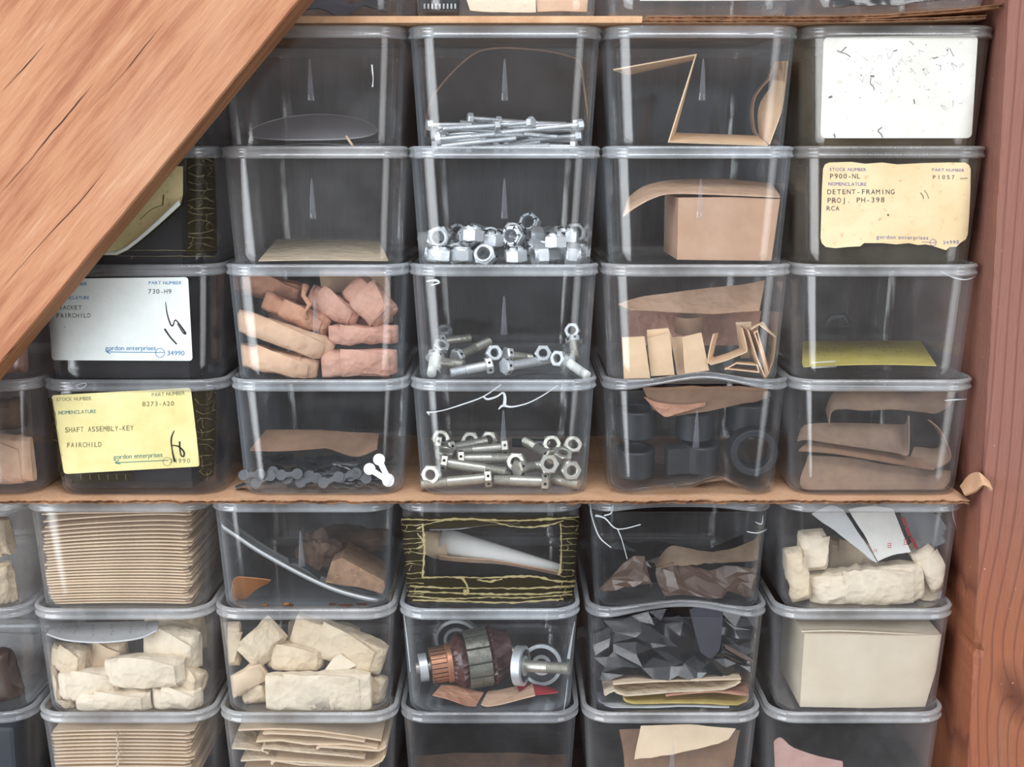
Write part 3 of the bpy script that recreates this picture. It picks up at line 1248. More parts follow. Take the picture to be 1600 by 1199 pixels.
def flat_on(key, pts, lift, name, mat, parent, thick=0.0003):
    """a thin patch stuck on a bin's front wall: pixel outline -> mesh under parent"""
    bm = bmesh.new()
    bm.faces.new([bm.verts.new((x, y, 0)) for x, y in pts])
    x0, x1 = min(p[0] for p in pts), max(p[0] for p in pts)
    x = x0 + 4
    while x < x1 - 2:            # cut into upright strips so that the patch can follow the rounded corner
        bmesh.ops.bisect_plane(bm, geom=bm.verts[:] + bm.edges[:] + bm.faces[:], plane_co=(x, 0, 0), plane_no=(1, 0, 0))
        x += 5
    y = min(p[1] for p in pts) + 20
    while y < max(p[1] for p in pts) - 5:
        bmesh.ops.bisect_plane(bm, geom=bm.verts[:] + bm.edges[:] + bm.faces[:], plane_co=(0, y, 0), plane_no=(0, 1, 0))
        y += 25
    for v in bm.verts:
        v.co = FW(key, v.co.x, v.co.y, lift)
    bmesh.ops.recalc_face_normals(bm, faces=bm.faces)
    bmesh.ops.solidify(bm, geom=bm.faces[:], thickness=0.00012)
    me = bm_mesh(bm, name, True, 50)
    org = parent_origin(parent)
    return link(name, centred(me, org), mat, parent)


def parent_origin(o):
    v = Vector((0, 0, 0))
    while o is not None:
        v += o.location
        o = o.parent
    return v


GLYPH = {}


def glyph(ch):
    if ch not in GLYPH:
        cu = bpy.data.curves.new('g', 'FONT')
        cu.body = ch
        cu.size = 1.0
        cu.resolution_u = 3
        o = bpy.data.objects.new('g', cu)
        COL.objects.link(o)
        bpy.context.view_layer.update()
        ev = o.evaluated_get(bpy.context.evaluated_depsgraph_get())
        me = ev.to_mesh()
        vs = [(v.co.x, v.co.y) for v in me.vertices]
        fs = [tuple(p.vertices) for p in me.polygons]
        xs = [v[0] for v in vs] or [0, 0.3]
        GLYPH[ch] = (vs, fs, min(xs), max(xs))
        ev.to_mesh_clear()
        bpy.data.objects.remove(o)
    return GLYPH[ch]


def write(bm, key, s, x0, x1, y, cap, slope=0.0, lift=0.0009, mono=True, squash=0.8, fade=None):
    """lettering from pixel x0 to x1 on baseline y; cap = capital height in pixels"""
    k = cap / 0.70
    if mono:
        adv = (x1 - x0) / len(s)
        place = [(c, x0 + adv * i, adv) for i, c in enumerate(s)]
    else:
        ws = [0.32 if c == ' ' else glyph(c)[3] - glyph(c)[2] + 0.09 for c in s]
        tot = sum(ws)
        place, x = [], x0
        for c, w in zip(s, ws):
            place.append((c, x, w / tot * (x1 - x0)))
            x += w / tot * (x1 - x0)
    for c, x, adv in place:
        if c == ' ':
            continue
        vs, fs, lo, hi = glyph(c)
        wd = max(hi - lo, 0.05)
        sx = min(k * 1.05, adv * squash / wd)
        ox = x + (adv - wd * sx) / 2
        new = []
        for u, v in vs:
            px = ox + (u - lo) * sx
            py = y - v * k + (px - x0) * slope
            new.append(bm.verts.new(FW(key, px, py, lift)))
        for f in fs:
            bm.faces.new([new[i] for i in f])


def stroke(bm, key, pts, w, lift=0.0010, n=6, rough=0.0):
    """an ink stroke: pixel polyline, width(s) in pixels"""
    if isinstance(w, (int, float)):
        w = [w] * len(pts)
    q = catmull([(p[0], p[1], ww) for p, ww in zip(pts, w)], n)
    if rough:
        q = [(x + 1.1 * rough * noise.noise(Vector((x * 0.13, y * 0.13, 3))), y + 1.3 * rough * noise.noise(Vector((x * 0.13, y * 0.13, 9))), ww * (0.45 + 1.3 * rough * abs(noise.noise(Vector((x * 0.09, y * 0.3, 5)))))) for x, y, ww in q]
    prev = None
    for i, (x, y, ww) in enumerate(q):
        a, b = q[max(i - 1, 0)], q[min(i + 1, len(q) - 1)]
        d = Vector((b[0] - a[0], b[1] - a[1]))
        d = d.normalized() if d.length > 1e-6 else Vector((1, 0))
        nx, ny = -d.y * ww / 2, d.x * ww / 2
        cur = (bm.verts.new(FW(key, x + nx, y + ny, lift)), bm.verts.new(FW(key, x - nx, y - ny, lift)))
        if prev:
            bm.faces.new((prev[0], prev[1], cur[1], cur[0]))
        prev = cur


def finish(bm, name, mat, parent):
    me = bpy.data.meshes.new(name)
    bm.to_mesh(me)
    bm.free()
    return link(name, centred(me, parent_origin(parent)), mat, parent)


M_CRACK_GLINT = film('crack_and_glint', (232, 238, 242), 0.72, 0.35)  # white for cracks, scuffs and painted reflections


def crack(key, lines, name='crack', mat=None, lift=0.0006, thin=0.75):
    for pts, w in lines:
        bm = bmesh.new()
        stroke(bm, key, pts, [k * thin for k in w] if isinstance(w, (list, tuple)) else w * thin, lift, 5)
        finish(bm, name, mat or M_CRACK_GLINT, BINS[key])

# ------------------------------------------------------------------ paper labels, tape, cracks and painted glints on the bins
M_INKB = plain('blue_print', (52, 118, 172), 0.7, var=0.05)
M_INKP = plain('violet_print', (108, 106, 160), 0.7, var=0.05)
M_INKG = plain('green_print', (60, 120, 120), 0.7, var=0.05)
M_INKO = plain('olive_print', (124, 128, 104), 0.7, var=0.05)
M_TYPE = plain('typed_ink', (74, 70, 76), 0.7, var=0.2)
M_TYPO = plain('faded_type', (112, 104, 76), 0.7, var=0.2)
M_PEN = plain('black_pen', (22, 22, 26), 0.5)
M_OLDINK = plain('old_ink', (120, 118, 116), 0.8)
M_FAINT = plain('faint_pencil', (196, 196, 194), 0.8)
M_LWHITE = paper('white_label', (226, 233, 231), (212, 219, 216), 0.6, 25)
M_LYEL = paper('yellow_label', (226, 216, 160), (206, 194, 132), 0.6, 25)
M_LPEEL = paper('aged_label', (226, 214, 164), (204, 190, 138), 0.6, 30, (140, 120, 80))
M_LCREAM = paper('cream_label', (228, 208, 170), (214, 188, 144), 0.6, 18, (196, 160, 118))
M_LBLANK = paper('stained_label', (226, 226, 220), (208, 207, 198), 0.6, 22, (198, 194, 184))


def label_text(key, parent, blue, typed, pen=None, mats=(None, None)):
    for it in blue:
        bm = bmesh.new()
        if it[0] == 'line':
            stroke(bm, key, it[1], it[2], 0.0009, 3)
            finish(bm, 'printed_line', mats[0], parent)
        else:
            write(bm, key, *it[:5], slope=it[5], mono=False, lift=0.0009, squash=0.86)
            finish(bm, 'printed_lettering', mats[0], parent)
    for it in typed:
        bm = bmesh.new()
        write(bm, key, *it[:5], slope=it[5], lift=0.0009)
        finish(bm, 'typed_lettering', mats[1], parent)
    for pts, w in pen or ():
        bm = bmesh.new()
        stroke(bm, key, pts, w, 0.0011)
        finish(bm, 'pen_mark', M_PEN, parent)


def circle(cx, cy, r):
    return [(cx + r * cos(a), cy + r * sin(a)) for a in [2 * pi * k / 14 for k in range(15)]]


# white label behind the board's end
L = flat_on('X3', round_quad([(74, 436), (294, 433), (301, 564), (81, 563)], 6), 0.0006, 'paper_label', M_LWHITE, BINS['X3'])
label_text('X3', L,
           [('STOCK NUMBER', 84, 136.5, 446, 4.6, 0), ('NOMENCLATURE', 85, 139.5, 468, 5.2, 0), ('PART NUMBER', 232, 284, 444.5, 5, 0),
            ('gordon enterprises', 164, 243.5, 547.5, 7.2, 0.0), ('line', [(173, 547), (166.5, 550), (173, 553)], 1.0), ('line', [(167, 550), (210, 550.6), (256, 550.8)], 1.0),
            ('line', circle(250, 551.5, 7), 0.8), ('34990', 261, 288.5, 555.5, 7.4, 0)],
           [('730-H9', 231, 268.5, 459, 7.2, 0), ('BRACKET', 86, 128, 484, 6.6, 0), ('FAIRCHILD', 88, 142, 496.5, 7, 0), ('-', 98, 103, 513, 6, 0)],
           [([(258.5, 472), (261, 490), (266, 506), (270, 509), (274, 500), (283, 511), (290, 521), (286, 520), (277, 506)], [0.8, 1.6, 2, 2, 1.4, 2.4, 2.4, 1.8, 1]),
            ([(257, 514), (266, 527), (276, 538)], [2.6, 2.2, 2.0])], (M_INKB, M_TYPE))

# yellow label in the bottom row
L = flat_on('X4', round_quad([(80, 618), (298, 606), (313, 729), (100, 741)], 6), 0.0006, 'paper_label', M_LYEL, BINS['X4'])
label_text('X4', L,
           [('NOMENCLATURE', 91, 150, 648, 5.6, -0.04), ('gordon enterprises', 177, 254, 718, 7.4, -0.05), ('line', [(186, 719.5), (180, 723.5), (188, 725)], 1.2), ('line', [(180, 723.5), (220, 721.5), (263, 719.5)], 1.2)],
           [('B273-A20', 222, 272.5, 635, 7, -0.02), ('SHAFT ASSEMBLY-KEY', 101, 209, 676, 8, -0.03), ('FAIRCHILD', 104, 159, 699.5, 7.6, -0.02)],
           [([(272, 673), (267.5, 686), (269, 704), (273, 722)], [1.2, 2.2, 1.8, 3.4]), ([(268.5, 696), (279, 698), (287, 706), (287, 713), (283, 712), (281, 702), (280.5, 690)], [1.4, 2, 2.4, 2.2, 2, 2, 2.6])],
           (M_INKG, M_TYPO))
for it in (('STOCK NUMBER', 88, 143, 627, 5.4, -0.03), ('PART NUMBER', 237, 289, 620, 5.6, -0.06), ('34990', 264.5, 298, 724, 6.8, -0.02)):
    bm = bmesh.new()
    write(bm, 'X4', *it[:5], slope=it[5], mono=False, squash=0.86)
    finish(bm, 'printed_lettering', M_INKO, L)
bm = bmesh.new()
stroke(bm, 'X4', circle(261, 721.6, 6.5), 0.7, 0.0009, 2)
finish(bm, 'printed_line', M_INKO, L)

# torn cream label
pts = [(1296, 254), (1330, 253), (1352, 256), (1378, 254), (1402, 257), (1440, 255), (1480, 254), (1508, 254), (1514, 258), (1516.5, 264), (1516, 300), (1514, 340), (1512, 366), (1509, 374),
       (1500, 380), (1494, 386), (1484, 386), (1478, 391), (1468, 388), (1456, 384), (1446, 382), (1434, 383), (1420, 380), (1400, 382), (1380, 380), (1350, 380), (1344, 385), (1325, 386),
       (1305, 388), (1290, 386), (1284, 380), (1282, 372), (1283, 340), (1284, 300), (1286, 264), (1289, 257)]
L = flat_on('D2', pts, 0.0006, 'paper_label', M_LCREAM, BINS['D2'])
label_text('D2', L,
           [('STOCK NUMBER', 1296, 1354, 267, 5, 0.01), ('NOMENCLATURE', 1294, 1354, 290, 5.4, 0.01), ('PART NUMBER', 1456, 1507, 267.5, 4.6, 0.02), ('gordon enterprises', 1369, 1451, 373, 6.2, 0.02),
            ('line', circle(1458, 379, 5), 0.7), ('line', [(1440, 378), (1462, 379.5)], 0.7), ('34990', 1473, 1499, 382, 5.6, -0.04)],
           [('P900-NL', 1296, 1345, 279, 7.6, 0.0), ('DETENT-FRAMING', 1292, 1398.5, 303.5, 7.6, 0.0), ('PROJ. PH-398', 1292, 1383, 317, 8, -0.01), ('RCA', 1291, 1312, 329, 7, 0.0), ('P1057', 1456, 1493, 280, 6.2, 0.0)],
           [([(1438, 301), (1442, 306), (1443, 311)], 0.8), ([(1444, 297), (1449, 304), (1451, 311)], 0.6), ([(1500, 279), (1512, 278.6)], 0.8), ([(1387, 335), (1388.5, 337)], 2)], (M_INKP, M_TYPE))

# blank stained label
L = flat_on('D1', round_quad([(1287, 58), (1528, 55), (1518, 216), (1282, 216)], 9), 0.0006, 'paper_label', M_LBLANK, BINS['D1'])
rnd = random.Random(5)
for (x, y) in ((1352, 88), (1372, 92), (1392, 86), (1410, 96), (1424, 90), (1440, 84), (1458, 92), (1476, 82), (1400, 112), (1425, 108), (1450, 108), (1470, 106), (1490, 104), (1505, 100), (1345, 122), (1370, 128), (1490, 162), (1475, 168), (1500, 158)):
    a = [(x + rnd.uniform(-6, 6), y + rnd.uniform(-7, 7)) for _ in range(4)]
    bm = bmesh.new()
    stroke(bm, 'D1', a, [0.5, 1.2, 1.0, 0.4], 0.0009, 4)
    finish(bm, 'faint_mark', M_FAINT, L)
for pts, w in (([(1308, 79), (1314, 81), (1320, 75), (1323, 74)], 1.4), ([(1314, 82), (1322, 84), (1329, 89)], 1.2), ([(1361, 122), (1360, 130), (1365, 136), (1366, 141)], 1.2), ([(1297, 150), (1298, 153)], 6),
               ([(1303, 209), (1305, 215)], 2.2), ([(1378, 199), (1372, 204), (1377, 210), (1379, 215)], 1.6), ([(1428, 155), (1429, 162)], 1.8), ([(1396, 80), (1402, 78)], 1.6), ([(1458, 91), (1466, 89)], 1.3),
               ([(1360, 119), (1366, 119)], 3), ([(1345, 117), (1346.5, 118)], 2), ([(1480, 77), (1480.5, 79)], 2), ([(1421, 64), (1428, 70)], 0.8), ([(1442, 108), (1444, 109)], 2), ([(1484, 75), (1490, 88)], 0.7)):
    bm = bmesh.new()
    stroke(bm, 'D1', pts, w, 0.0010, 4)
    finish(bm, 'ink_speck', M_OLDINK, L)
bm = bmesh.new()
for _ in range(46):
    x, y = rnd.gauss(1405, 55), rnd.gauss(112, 26)
    if 1290 < x < 1520 and 62 < y < 210:
        stroke(bm, 'D1', [(x, y), (x + rnd.uniform(0.5, 1.8), y + rnd.uniform(-0.8, 0.8))], rnd.uniform(0.5, 1.2), 0.0010, 1)
finish(bm, 'ink_speck', M_OLDINK, L)

# peeling yellow label under the board
def peel(px, py, out):
    p = FW('X2', px, py, 0.0006)
    return p + Vector((0, -out, 0))


rows = []
for i in range(9):
    t = i / 8
    y0 = 256 + 14 * 0
    row = []
    for j in range(11):
        u = j / 10
        x = 120 + (286 - 120) * u
        ytop = 260
        ybot = 398 - 78 * max(0, (u - 0.42) / 0.58) ** 1.15
        y = ytop + (ybot - ytop) * t
        curl = 0.010 * max(0, t - 0.72) ** 1.2 * 4 * (0.4 + 0.6 * u)
        row.append(peel(x, y, curl))
    rows.append(row)
me = grid_mesh(rows, 'label', 0.0003)
lp = link('paper_label', centred(me, BINS['X2'].location), M_LPEEL, BINS['X2'])
# the curled back of its lower edge, showing white
rows = []
for i in range(5):
    t = i / 4
    row = []
    for j in range(11):
        u = j / 10
        x = 120 + (286 - 120) * u
        ybot = 398 - 78 * max(0, (u - 0.42) / 0.58) ** 1.15
        row.append(peel(x - 2 * t, ybot - 9 * sin(t * pi * 0.5) * (0.3 + 0.7 * u), 0.0085 * (0.4 + 0.6 * u) + 0.0012 * sin(t * pi)))
    rows.append(row)
me = grid_mesh(rows, 'curl', 0.0002)
link('curled_edge', centred(me, parent_origin(lp)), M_LWHITE, lp)
bm = bmesh.new()
stroke(bm, 'X2', [(256, 304), (254, 320), (252, 326)], 2, 0.0012)
stroke(bm, 'X2', [(218, 344), (236, 328), (252, 321)], 1.2, 0.0012)
finish(bm, 'pen_mark', plain('brown_pen', (120, 100, 60), 0.7), lp)

# ---- dried yellow tape round three bins
M_TAPE = film('dried_tape', (206, 192, 142), 0.5, 0.3, None)
M_TAPED = film('dull_tape', (150, 138, 104), 0.42, 0.25, None)
M_TAPEW = film('tape_film', (112, 104, 84), 0.13, 0.15, None)


def tape_band(key, x_of, y0, y1, n, seed, parent, amp=2.0, w=(1.0, 2.6), mat=None, name='tape_strand'):
    bm = bmesh.new()
    rnd = random.Random(seed)
    for i in range(n):
        y = y0 + (y1 - y0) * i / max(1, n - 1) + rnd.uniform(-1.5, 1.5)
        xa, xb = x_of(y)
        sag = rnd.uniform(-1, 1) * amp
        pts = [(xa, y + rnd.uniform(-amp, amp)), (xa + (xb - xa) * 0.3, y + sag), (xa + (xb - xa) * 0.7, y + sag * 0.6), (xb, y + rnd.uniform(-amp, amp))]
        stroke(bm, key, pts, [rnd.uniform(*w) for _ in pts], 0.0008 + 0.0001 * (i % 3), 6, 0.8)
        if rnd.random() < 0.75:
            x = xa + (xb - xa) * rnd.random()
            stroke(bm, key, [(x, y), (x + rnd.uniform(-4, 4), y + (y1 - y0) / n * 0.5), (x + rnd.uniform(-5, 5), y + (y1 - y0) / n)], [rnd.uniform(*w), w[0], rnd.uniform(*w)], 0.0011, 3)
    return finish(bm, name, mat or M_TAPE, parent)


def tape_patch(key, c, parent, name='tape_film', r=4):
    return flat_on(key, round_quad(c, r, jit=1.2, seed=3), 0.0007, name, M_TAPEW, parent, 0.0001)


b5 = BINS['B5']
tp = tape_patch('B5', [(622, 815), (662, 812), (668, 940), (634, 938)], b5)
tape_band('B5', lambda y: (621 + (y - 810) * 0.12, 662), 812, 930, 14, 21, b5, 2.6, (0.5, 2.0))
tape_patch('B5', [(876, 810), (907, 806), (897, 936), (874, 940)], b5)
tape_band('B5', lambda y: (874, 906 - (y - 810) * 0.09), 812, 930, 13, 22, b5, 2.6, (0.5, 2.0))
tape_patch('B5', [(624, 808), (905, 806), (903, 822), (628, 826)], b5)
tape_patch('B5', [(636, 900), (900, 902), (892, 940), (644, 941)], b5)
bm = bmesh.new()
for pts, w in (([(622, 811), (680, 813), (720, 811), (790, 814), (850, 812), (905, 808)], [3, 3, 5, 4, 5, 4]), ([(651, 827), (680, 816), (730, 812), (770, 816), (810, 824), (850, 822), (880, 814)], [4, 2, 3, 2, 3, 4, 3]),
               ([(660, 820), (663, 850), (662, 880), (660, 902)], [4, 6, 4, 5]), ([(876, 818), (877, 850), (876, 885), (873, 900)], [4, 3, 5, 6]),
               ([(662, 903), (700, 902), (760, 903), (830, 901), (866, 908), (900, 909)], [5, 4, 4, 5, 4, 5]), ([(722, 903), (729, 914), (731, 924), (724, 926)], [9, 5, 6, 10]), ([(745, 906), (764, 909), (785, 905)], [3, 6, 2]),
               ([(640, 916), (700, 919), (760, 919), (820, 920), (898, 916)], [4, 3, 2.5, 5, 4]), ([(634, 924), (700, 927), (780, 929), (850, 928), (898, 924)], [4, 4, 5, 4, 4]),
               ([(636, 931), (700, 936), (760, 934), (830, 934), (896, 929)], [4, 4, 3, 3, 4]), ([(645, 938), (720, 940), (800, 942), (880, 936)], [5, 5, 4, 5]), ([(652, 833), (662, 850), (650, 858)], [3, 5, 3])):
    stroke(bm, 'B5', pts, [k * 0.8 for k in w], 0.0009, 12, 1.0)
finish(bm, 'tape_strand', M_TAPE, b5)

x4 = BINS['X4']
tape_patch('X4', [(301, 612), (338, 604), (334, 742), (312, 748)], x4)
tape_band('X4', lambda y: (304 + (y - 612) * 0.07, 338 - (y - 612) * 0.05), 614, 740, 10, 31, x4, 5, (0.5, 1.8), M_TAPED)
tape_patch('X4', [(64, 622), (82, 622), (101, 745), (84, 745)], x4)
tape_band('X4', lambda y: (64 + (y - 620) * 0.14, 82 + (y - 620) * 0.14), 624, 738, 10, 32, x4, 3, (0.4, 1.4), M_TAPED)
tape_patch('X4', [(112, 741), (205, 738), (208, 752), (112, 756)], x4)
bm = bmesh.new()
for k in range(6):
    stroke(bm, 'X4', [(126 + 14 * k, 741), (127 + 14 * k, 750)], 0.7, 0.0010, 1)
finish(bm, 'tape_crack', M_TYPO, x4)

x2 = BINS['X2']
tape_patch('X2', [(292, 245), (334, 240), (340, 396), (290, 398)], x2)
tape_band('X2', lambda y: (294, 334), 250, 384, 12, 41, x2, 5, (0.5, 2.6), M_TAPED)
tape_band('X2', lambda y: (180, 338), 392, 400, 2, 42, x2, 1.5, (1, 2), M_TAPED)

# ---- white stress cracks and scuffs, and reflections painted as white strokes
crack('B4', [([(667, 645), (690, 642), (720, 633), (755, 620), (783, 601)], [3.4, 2.0, 2.6, 2.4, 2.2]), ([(755, 620), (762, 624), (776, 620), (786, 614), (789, 622), (788, 634)], [3, 4, 3.4, 4, 6, 7]),
             ([(779, 640), (786, 634), (800, 636), (825, 630), (850, 617), (872, 602)], [2, 5, 3.4, 2.4, 2.2, 2.0]), ([(667, 643), (671, 649)], 2)])
crack('D3', [([(1470, 424), (1488, 433), (1508, 437), (1524, 432), (1536, 419)], [1.2, 2.6, 2.2, 3.0, 2.0])])
crack('C5', [([(921, 786), (926, 812), (937, 840), (955, 856)], [4.5, 3.0, 2.6, 1.4]), ([(930, 806), (945, 810), (965, 827), (1001, 820)], [5, 3, 2, 1.8]), ([(965, 827), (972, 845), (980, 874)], [2, 1.4, 1.2]),
             ([(944, 806), (955, 802), (958, 790)], [3, 2, 2]), ([(1167, 831), (1184, 833), (1202, 826)], [1.5, 2.4, 2]), ([(1180, 816), (1190, 819), (1192, 806)], [1, 3, 1])])
crack('B6', [([(898, 972), (893, 1000), (888, 1030)], [1.5, 4, 6]), ([(887, 1062), (884, 1090), (881, 1110)], [1, 2, 1.4]), ([(631, 960), (636, 1000), (641, 1050)], [1, 2, 1.2])])  # reflection highlights painted as white strokes, no breaks in this wall
crack('D5', [([(1489, 787), (1489, 805), (1494, 822), (1500, 832), (1507, 826), (1511, 808)], [1, 1.6, 1.6, 2.4, 2, 1.2])])
crack('D4', [([(1476, 626), (1490, 625), (1511, 624)], [1.2, 2.4, 1.6]), ([(1254, 603), (1400, 604), (1459, 605)], [1, 1, 2])])
crack('X4', [([(119, 602), (133, 599), (134, 603), (124, 608), (119, 602)], 1.2)])
crack('B3', [([(666, 440), (680, 438), (686, 442), (673, 446)], [2, 5, 3, 3])], 'scuff_or_glint')
crack('A1', [([(581, 101), (582, 112), (583, 124), (582, 136)], [3, 3, 1.5, 3]), ([(369, 168), (371, 195), (374, 226)], [1, 6, 8])], 'scuff_or_glint')  # the right-hand white dash is a painted bit of reflection

# ------------------------------------------------------------------ what lies in the bins
M_KRAFT = paper('kraft', (238, 208, 174), (222, 190, 156))
M_PINK = paper('pinkish_kraft', (210, 166, 148), (186, 138, 120), 0.8, 50, None, 1.0)
M_PINKL = paper('light_kraft', (220, 186, 158), (202, 164, 138), 0.8, 50, None, 0.5)
M_TANG = paper('orange_kraft', (202, 154, 128), (176, 126, 102), 0.8, 50, None, 1.0)
M_CREAM = paper('cream_paper', (228, 212, 186), (212, 192, 164), 0.85, 30, None, 1.0)
M_CREAMW = paper('pale_paper', (238, 226, 206), (224, 209, 184), 0.85, 30, None, 0.8)
M_BUFF = paper('buff_sleeve', (234, 212, 184), (218, 194, 164), 0.85, 30)
M_BROWNP = paper('brown_paper', (150, 120, 98), (126, 98, 80), 0.85, 40)
M_GREYP = paper('grey_brown_paper', (150, 126, 108), (122, 102, 90), 0.85, 40)
M_GREYC = paper('grey_card', (216, 220, 224), (200, 204, 208), 0.7, 30)
M_WHITE = paper('white_paper', (232, 232, 228), (214, 214, 210), 0.7, 30)
M_YELC = paper('yellow_card', (216, 202, 112), (200, 184, 92), 0.75, 30)
M_PCART = paper('pink_carton', (204, 168, 142), (188, 150, 124), 0.8, 26)
M_CCART = paper('cream_carton', (230, 218, 198), (216, 202, 178), 0.85, 18)
M_RUBBER = plain('black_rubber', (48, 52, 56), 0.5, 0.5, 0.3, 90)
M_BLACKF = plain('black_film', (26, 25, 28), 0.2, 0.9, 0.2, 50)
M_BROWNF = plain('brown_film', (92, 70, 58), 0.3, 0.6, 0.3, 40)
M_POLY = film('clear_film', (196, 204, 212), 0.34, 0.2)
M_POLYW = film('white_film', (230, 233, 236), 0.72, 0.35)
M_AMBERF = film('amber_film', (190, 122, 62), 0.75, 0.35)
M_ACR = film('clear_strip', (206, 210, 212), 0.42, 0.12)
M_SOOT = plain('dark_link', (84, 87, 92), 0.34, 0.6, 0.3, 200)
M_LINKW = plain('white_link', (236, 238, 240), 0.35, 0.5, 0.04)
M_PRINT = plain('grey_print', (132, 138, 150), 0.8)
M_RED = plain('red_print', (190, 60, 66), 0.7)


def on_floor(key, y, x_px, row_py):
    return Vector((P(x_px, row_py, y).x, y, floor_z(key)))


# ---- A1 curled disc
c = on_floor('A1', 0.082, 489, 215) + Vector((0, 0, 0.014))
rows = []
for i in range(9):
    r = 0.054 * i / 8 + 0.0002
    row = []
    for k in range(49):
        a = 2 * pi * k / 48
        x, y = r * cos(a), r * sin(a)
        row.append(c + Vector((x * 1.0, y * 0.9, -0.004 * (x / 0.054) ** 2 + 0.24 * y * 0.9 + 0.007)))
    rows.append(row)
d = put('clear_disc', grid_mesh(rows, 'disc', 0.0005), film('disc_film', (214, 214, 222), 0.55, 0.35), 'curled translucent grey disc lying in the top row bin beside the board', 'plastic disc')
bm = tube_bm([p + Vector((0, 0, 0.0002)) for p in rows[-1][:-1]] + [rows[-1][0]], 0.00045, 6)
link('disc_edge', centred(bm_mesh(bm, 'edge'), d.location), M_POLYW, d)
rows = []
for i in range(5):
    rows.append([on_floor('A1', 0.025 + 0.012 * i + 0.010 * sin(j * 0.5), 385 + 17.5 * j, 222) + Vector((0, 0, 0.001 + 0.0055 * sin(pi * j / 12) * (1 - i / 4) + 0.0015 * i)) for j in range(13)])
put('film_scrap', grid_mesh(rows, 'scrap', 0.0004), M_POLY, 'thin clear scrap of film under the curled disc', 'film')
put('stick', bm_mesh(tube_bm([P(541, 213, 0.02), P(551, 228, 0.014)], 0.0010, 8), 'stick'), M_KRAFT, 'tiny pale stick beside the curled disc', 'stick')

# ---- B1 screws
rnd = random.Random(11)
pile = Pile()
key = 'B1'
fz = floor_z(key)
x0, x1 = P(668, 215, 0.03).x, P(906, 215, 0.03).x
for i in range(56):
    Ls = rnd.choice((0.034, 0.044, 0.054, 0.064))
    big = 1.0
    cands = []
    while len(cands) < 14:
        yaw = rnd.gauss(0, 0.42) + (pi if rnd.random() < 0.5 else 0)
        y = rnd.uniform(0.020, 0.030 + 0.075 * min(1, i / 26.0))
        xc = rnd.uniform(x0 + Ls * 0.5, x1 - Ls * 0.5)
        a = Vector((xc - Ls / 2 * cos(yaw), y - Ls / 2 * sin(yaw), 0))
        b = Vector((xc + Ls / 2 * cos(yaw), y + Ls / 2 * sin(yaw), 0.0))
        if min(a.y, b.y) > 0.0175 and max(a.y, b.y) < 0.19:
            tl = rnd.uniform(-0.12, 0.16) * Ls
            a.z += abs(tl) if tl > 0 else 0
            b.z += abs(tl) if tl < 0 else 0
            cands.append((a, b))
    a, b = pile.best(cands, 0.0026, fz + 0.0012)
    bolt('small silver screw lying in the heap in the top row bin', a, b, 0.0046, 0.0019, 0.0046, M_ZINC, 'small silver screws', 0.45, False, rnd.random() * 6, 0.0009, name='screw', cat='screw')

# brown bag standing open behind the screws
arc = [(664, 214), (668, 178), (680, 146), (712, 108), (745, 82), (780, 75), (830, 77), (872, 83), (905, 96), (912, 130), (918, 176), (922, 206)]
put('brown_bag', sheet(arc, [(x * 0.86 + 112, 214) for x, y in arc], 0.060, 0.075, 0.0005, n=3, m=6), film('brown_bag', (78, 64, 56), 0.5, 0.4), 'dark brown bag standing open behind the heap of small screws', 'bag')
put('bag_edging', bm_mesh(tube_bm([P(x, y, 0.0596) for x, y in catmull(arc, 4)], 0.0009, 6), 'edge'), M_BROWNP, 'light brown rim line of the open bag behind the small screws', 'edging')

# ---- C1 bent card strip and curled flap
put('card_strip', sheet([(958, 108), (1089, 84), (1046, 221), (1200, 226)], [(980, 116), (1086, 92), (1056, 207), (1184, 212)], 0.02, 0.075, 0.0011, m=3, smooth=False), M_KRAFT,
    'tan card strip bent sharply into a zigzag in the top row', 'card strip')
put('curled_card', sheet([(1201, 226), (1222, 168), (1246, 95)], [(1186, 214), (1188, 160), (1240, 96)], 0.02, 0.085, 0.001, n=6, m=5), M_KRAFT, 'tan card curled up against the right wall beside the zigzag strip', 'card')
put('loose_card', sheet([(1192, 222), (1178, 200), (1180, 150), (1222, 104)], None, 0.088, 0.1, 0.001, n=4, m=2), M_PINKL, 'tan card edge standing behind the curled card', 'card')

# ---- A2 sheet on the floor
rows = [[P(404 + (432 - 404) * t + (203 + (160 - 203) * t) * j / 10, 407 - 33 * t + 2.5 * (j / 10) * t - 1.5 * sin(pi * j / 10), 0.016 + 0.12 * t) for j in range(11)] for t in (0, .2, .4, .6, .8, 1)]
put('floor_card', grid_mesh(rows, 'card', 0.0008), M_CREAM, 'pale card lying flat on the floor of the empty bin', 'card')

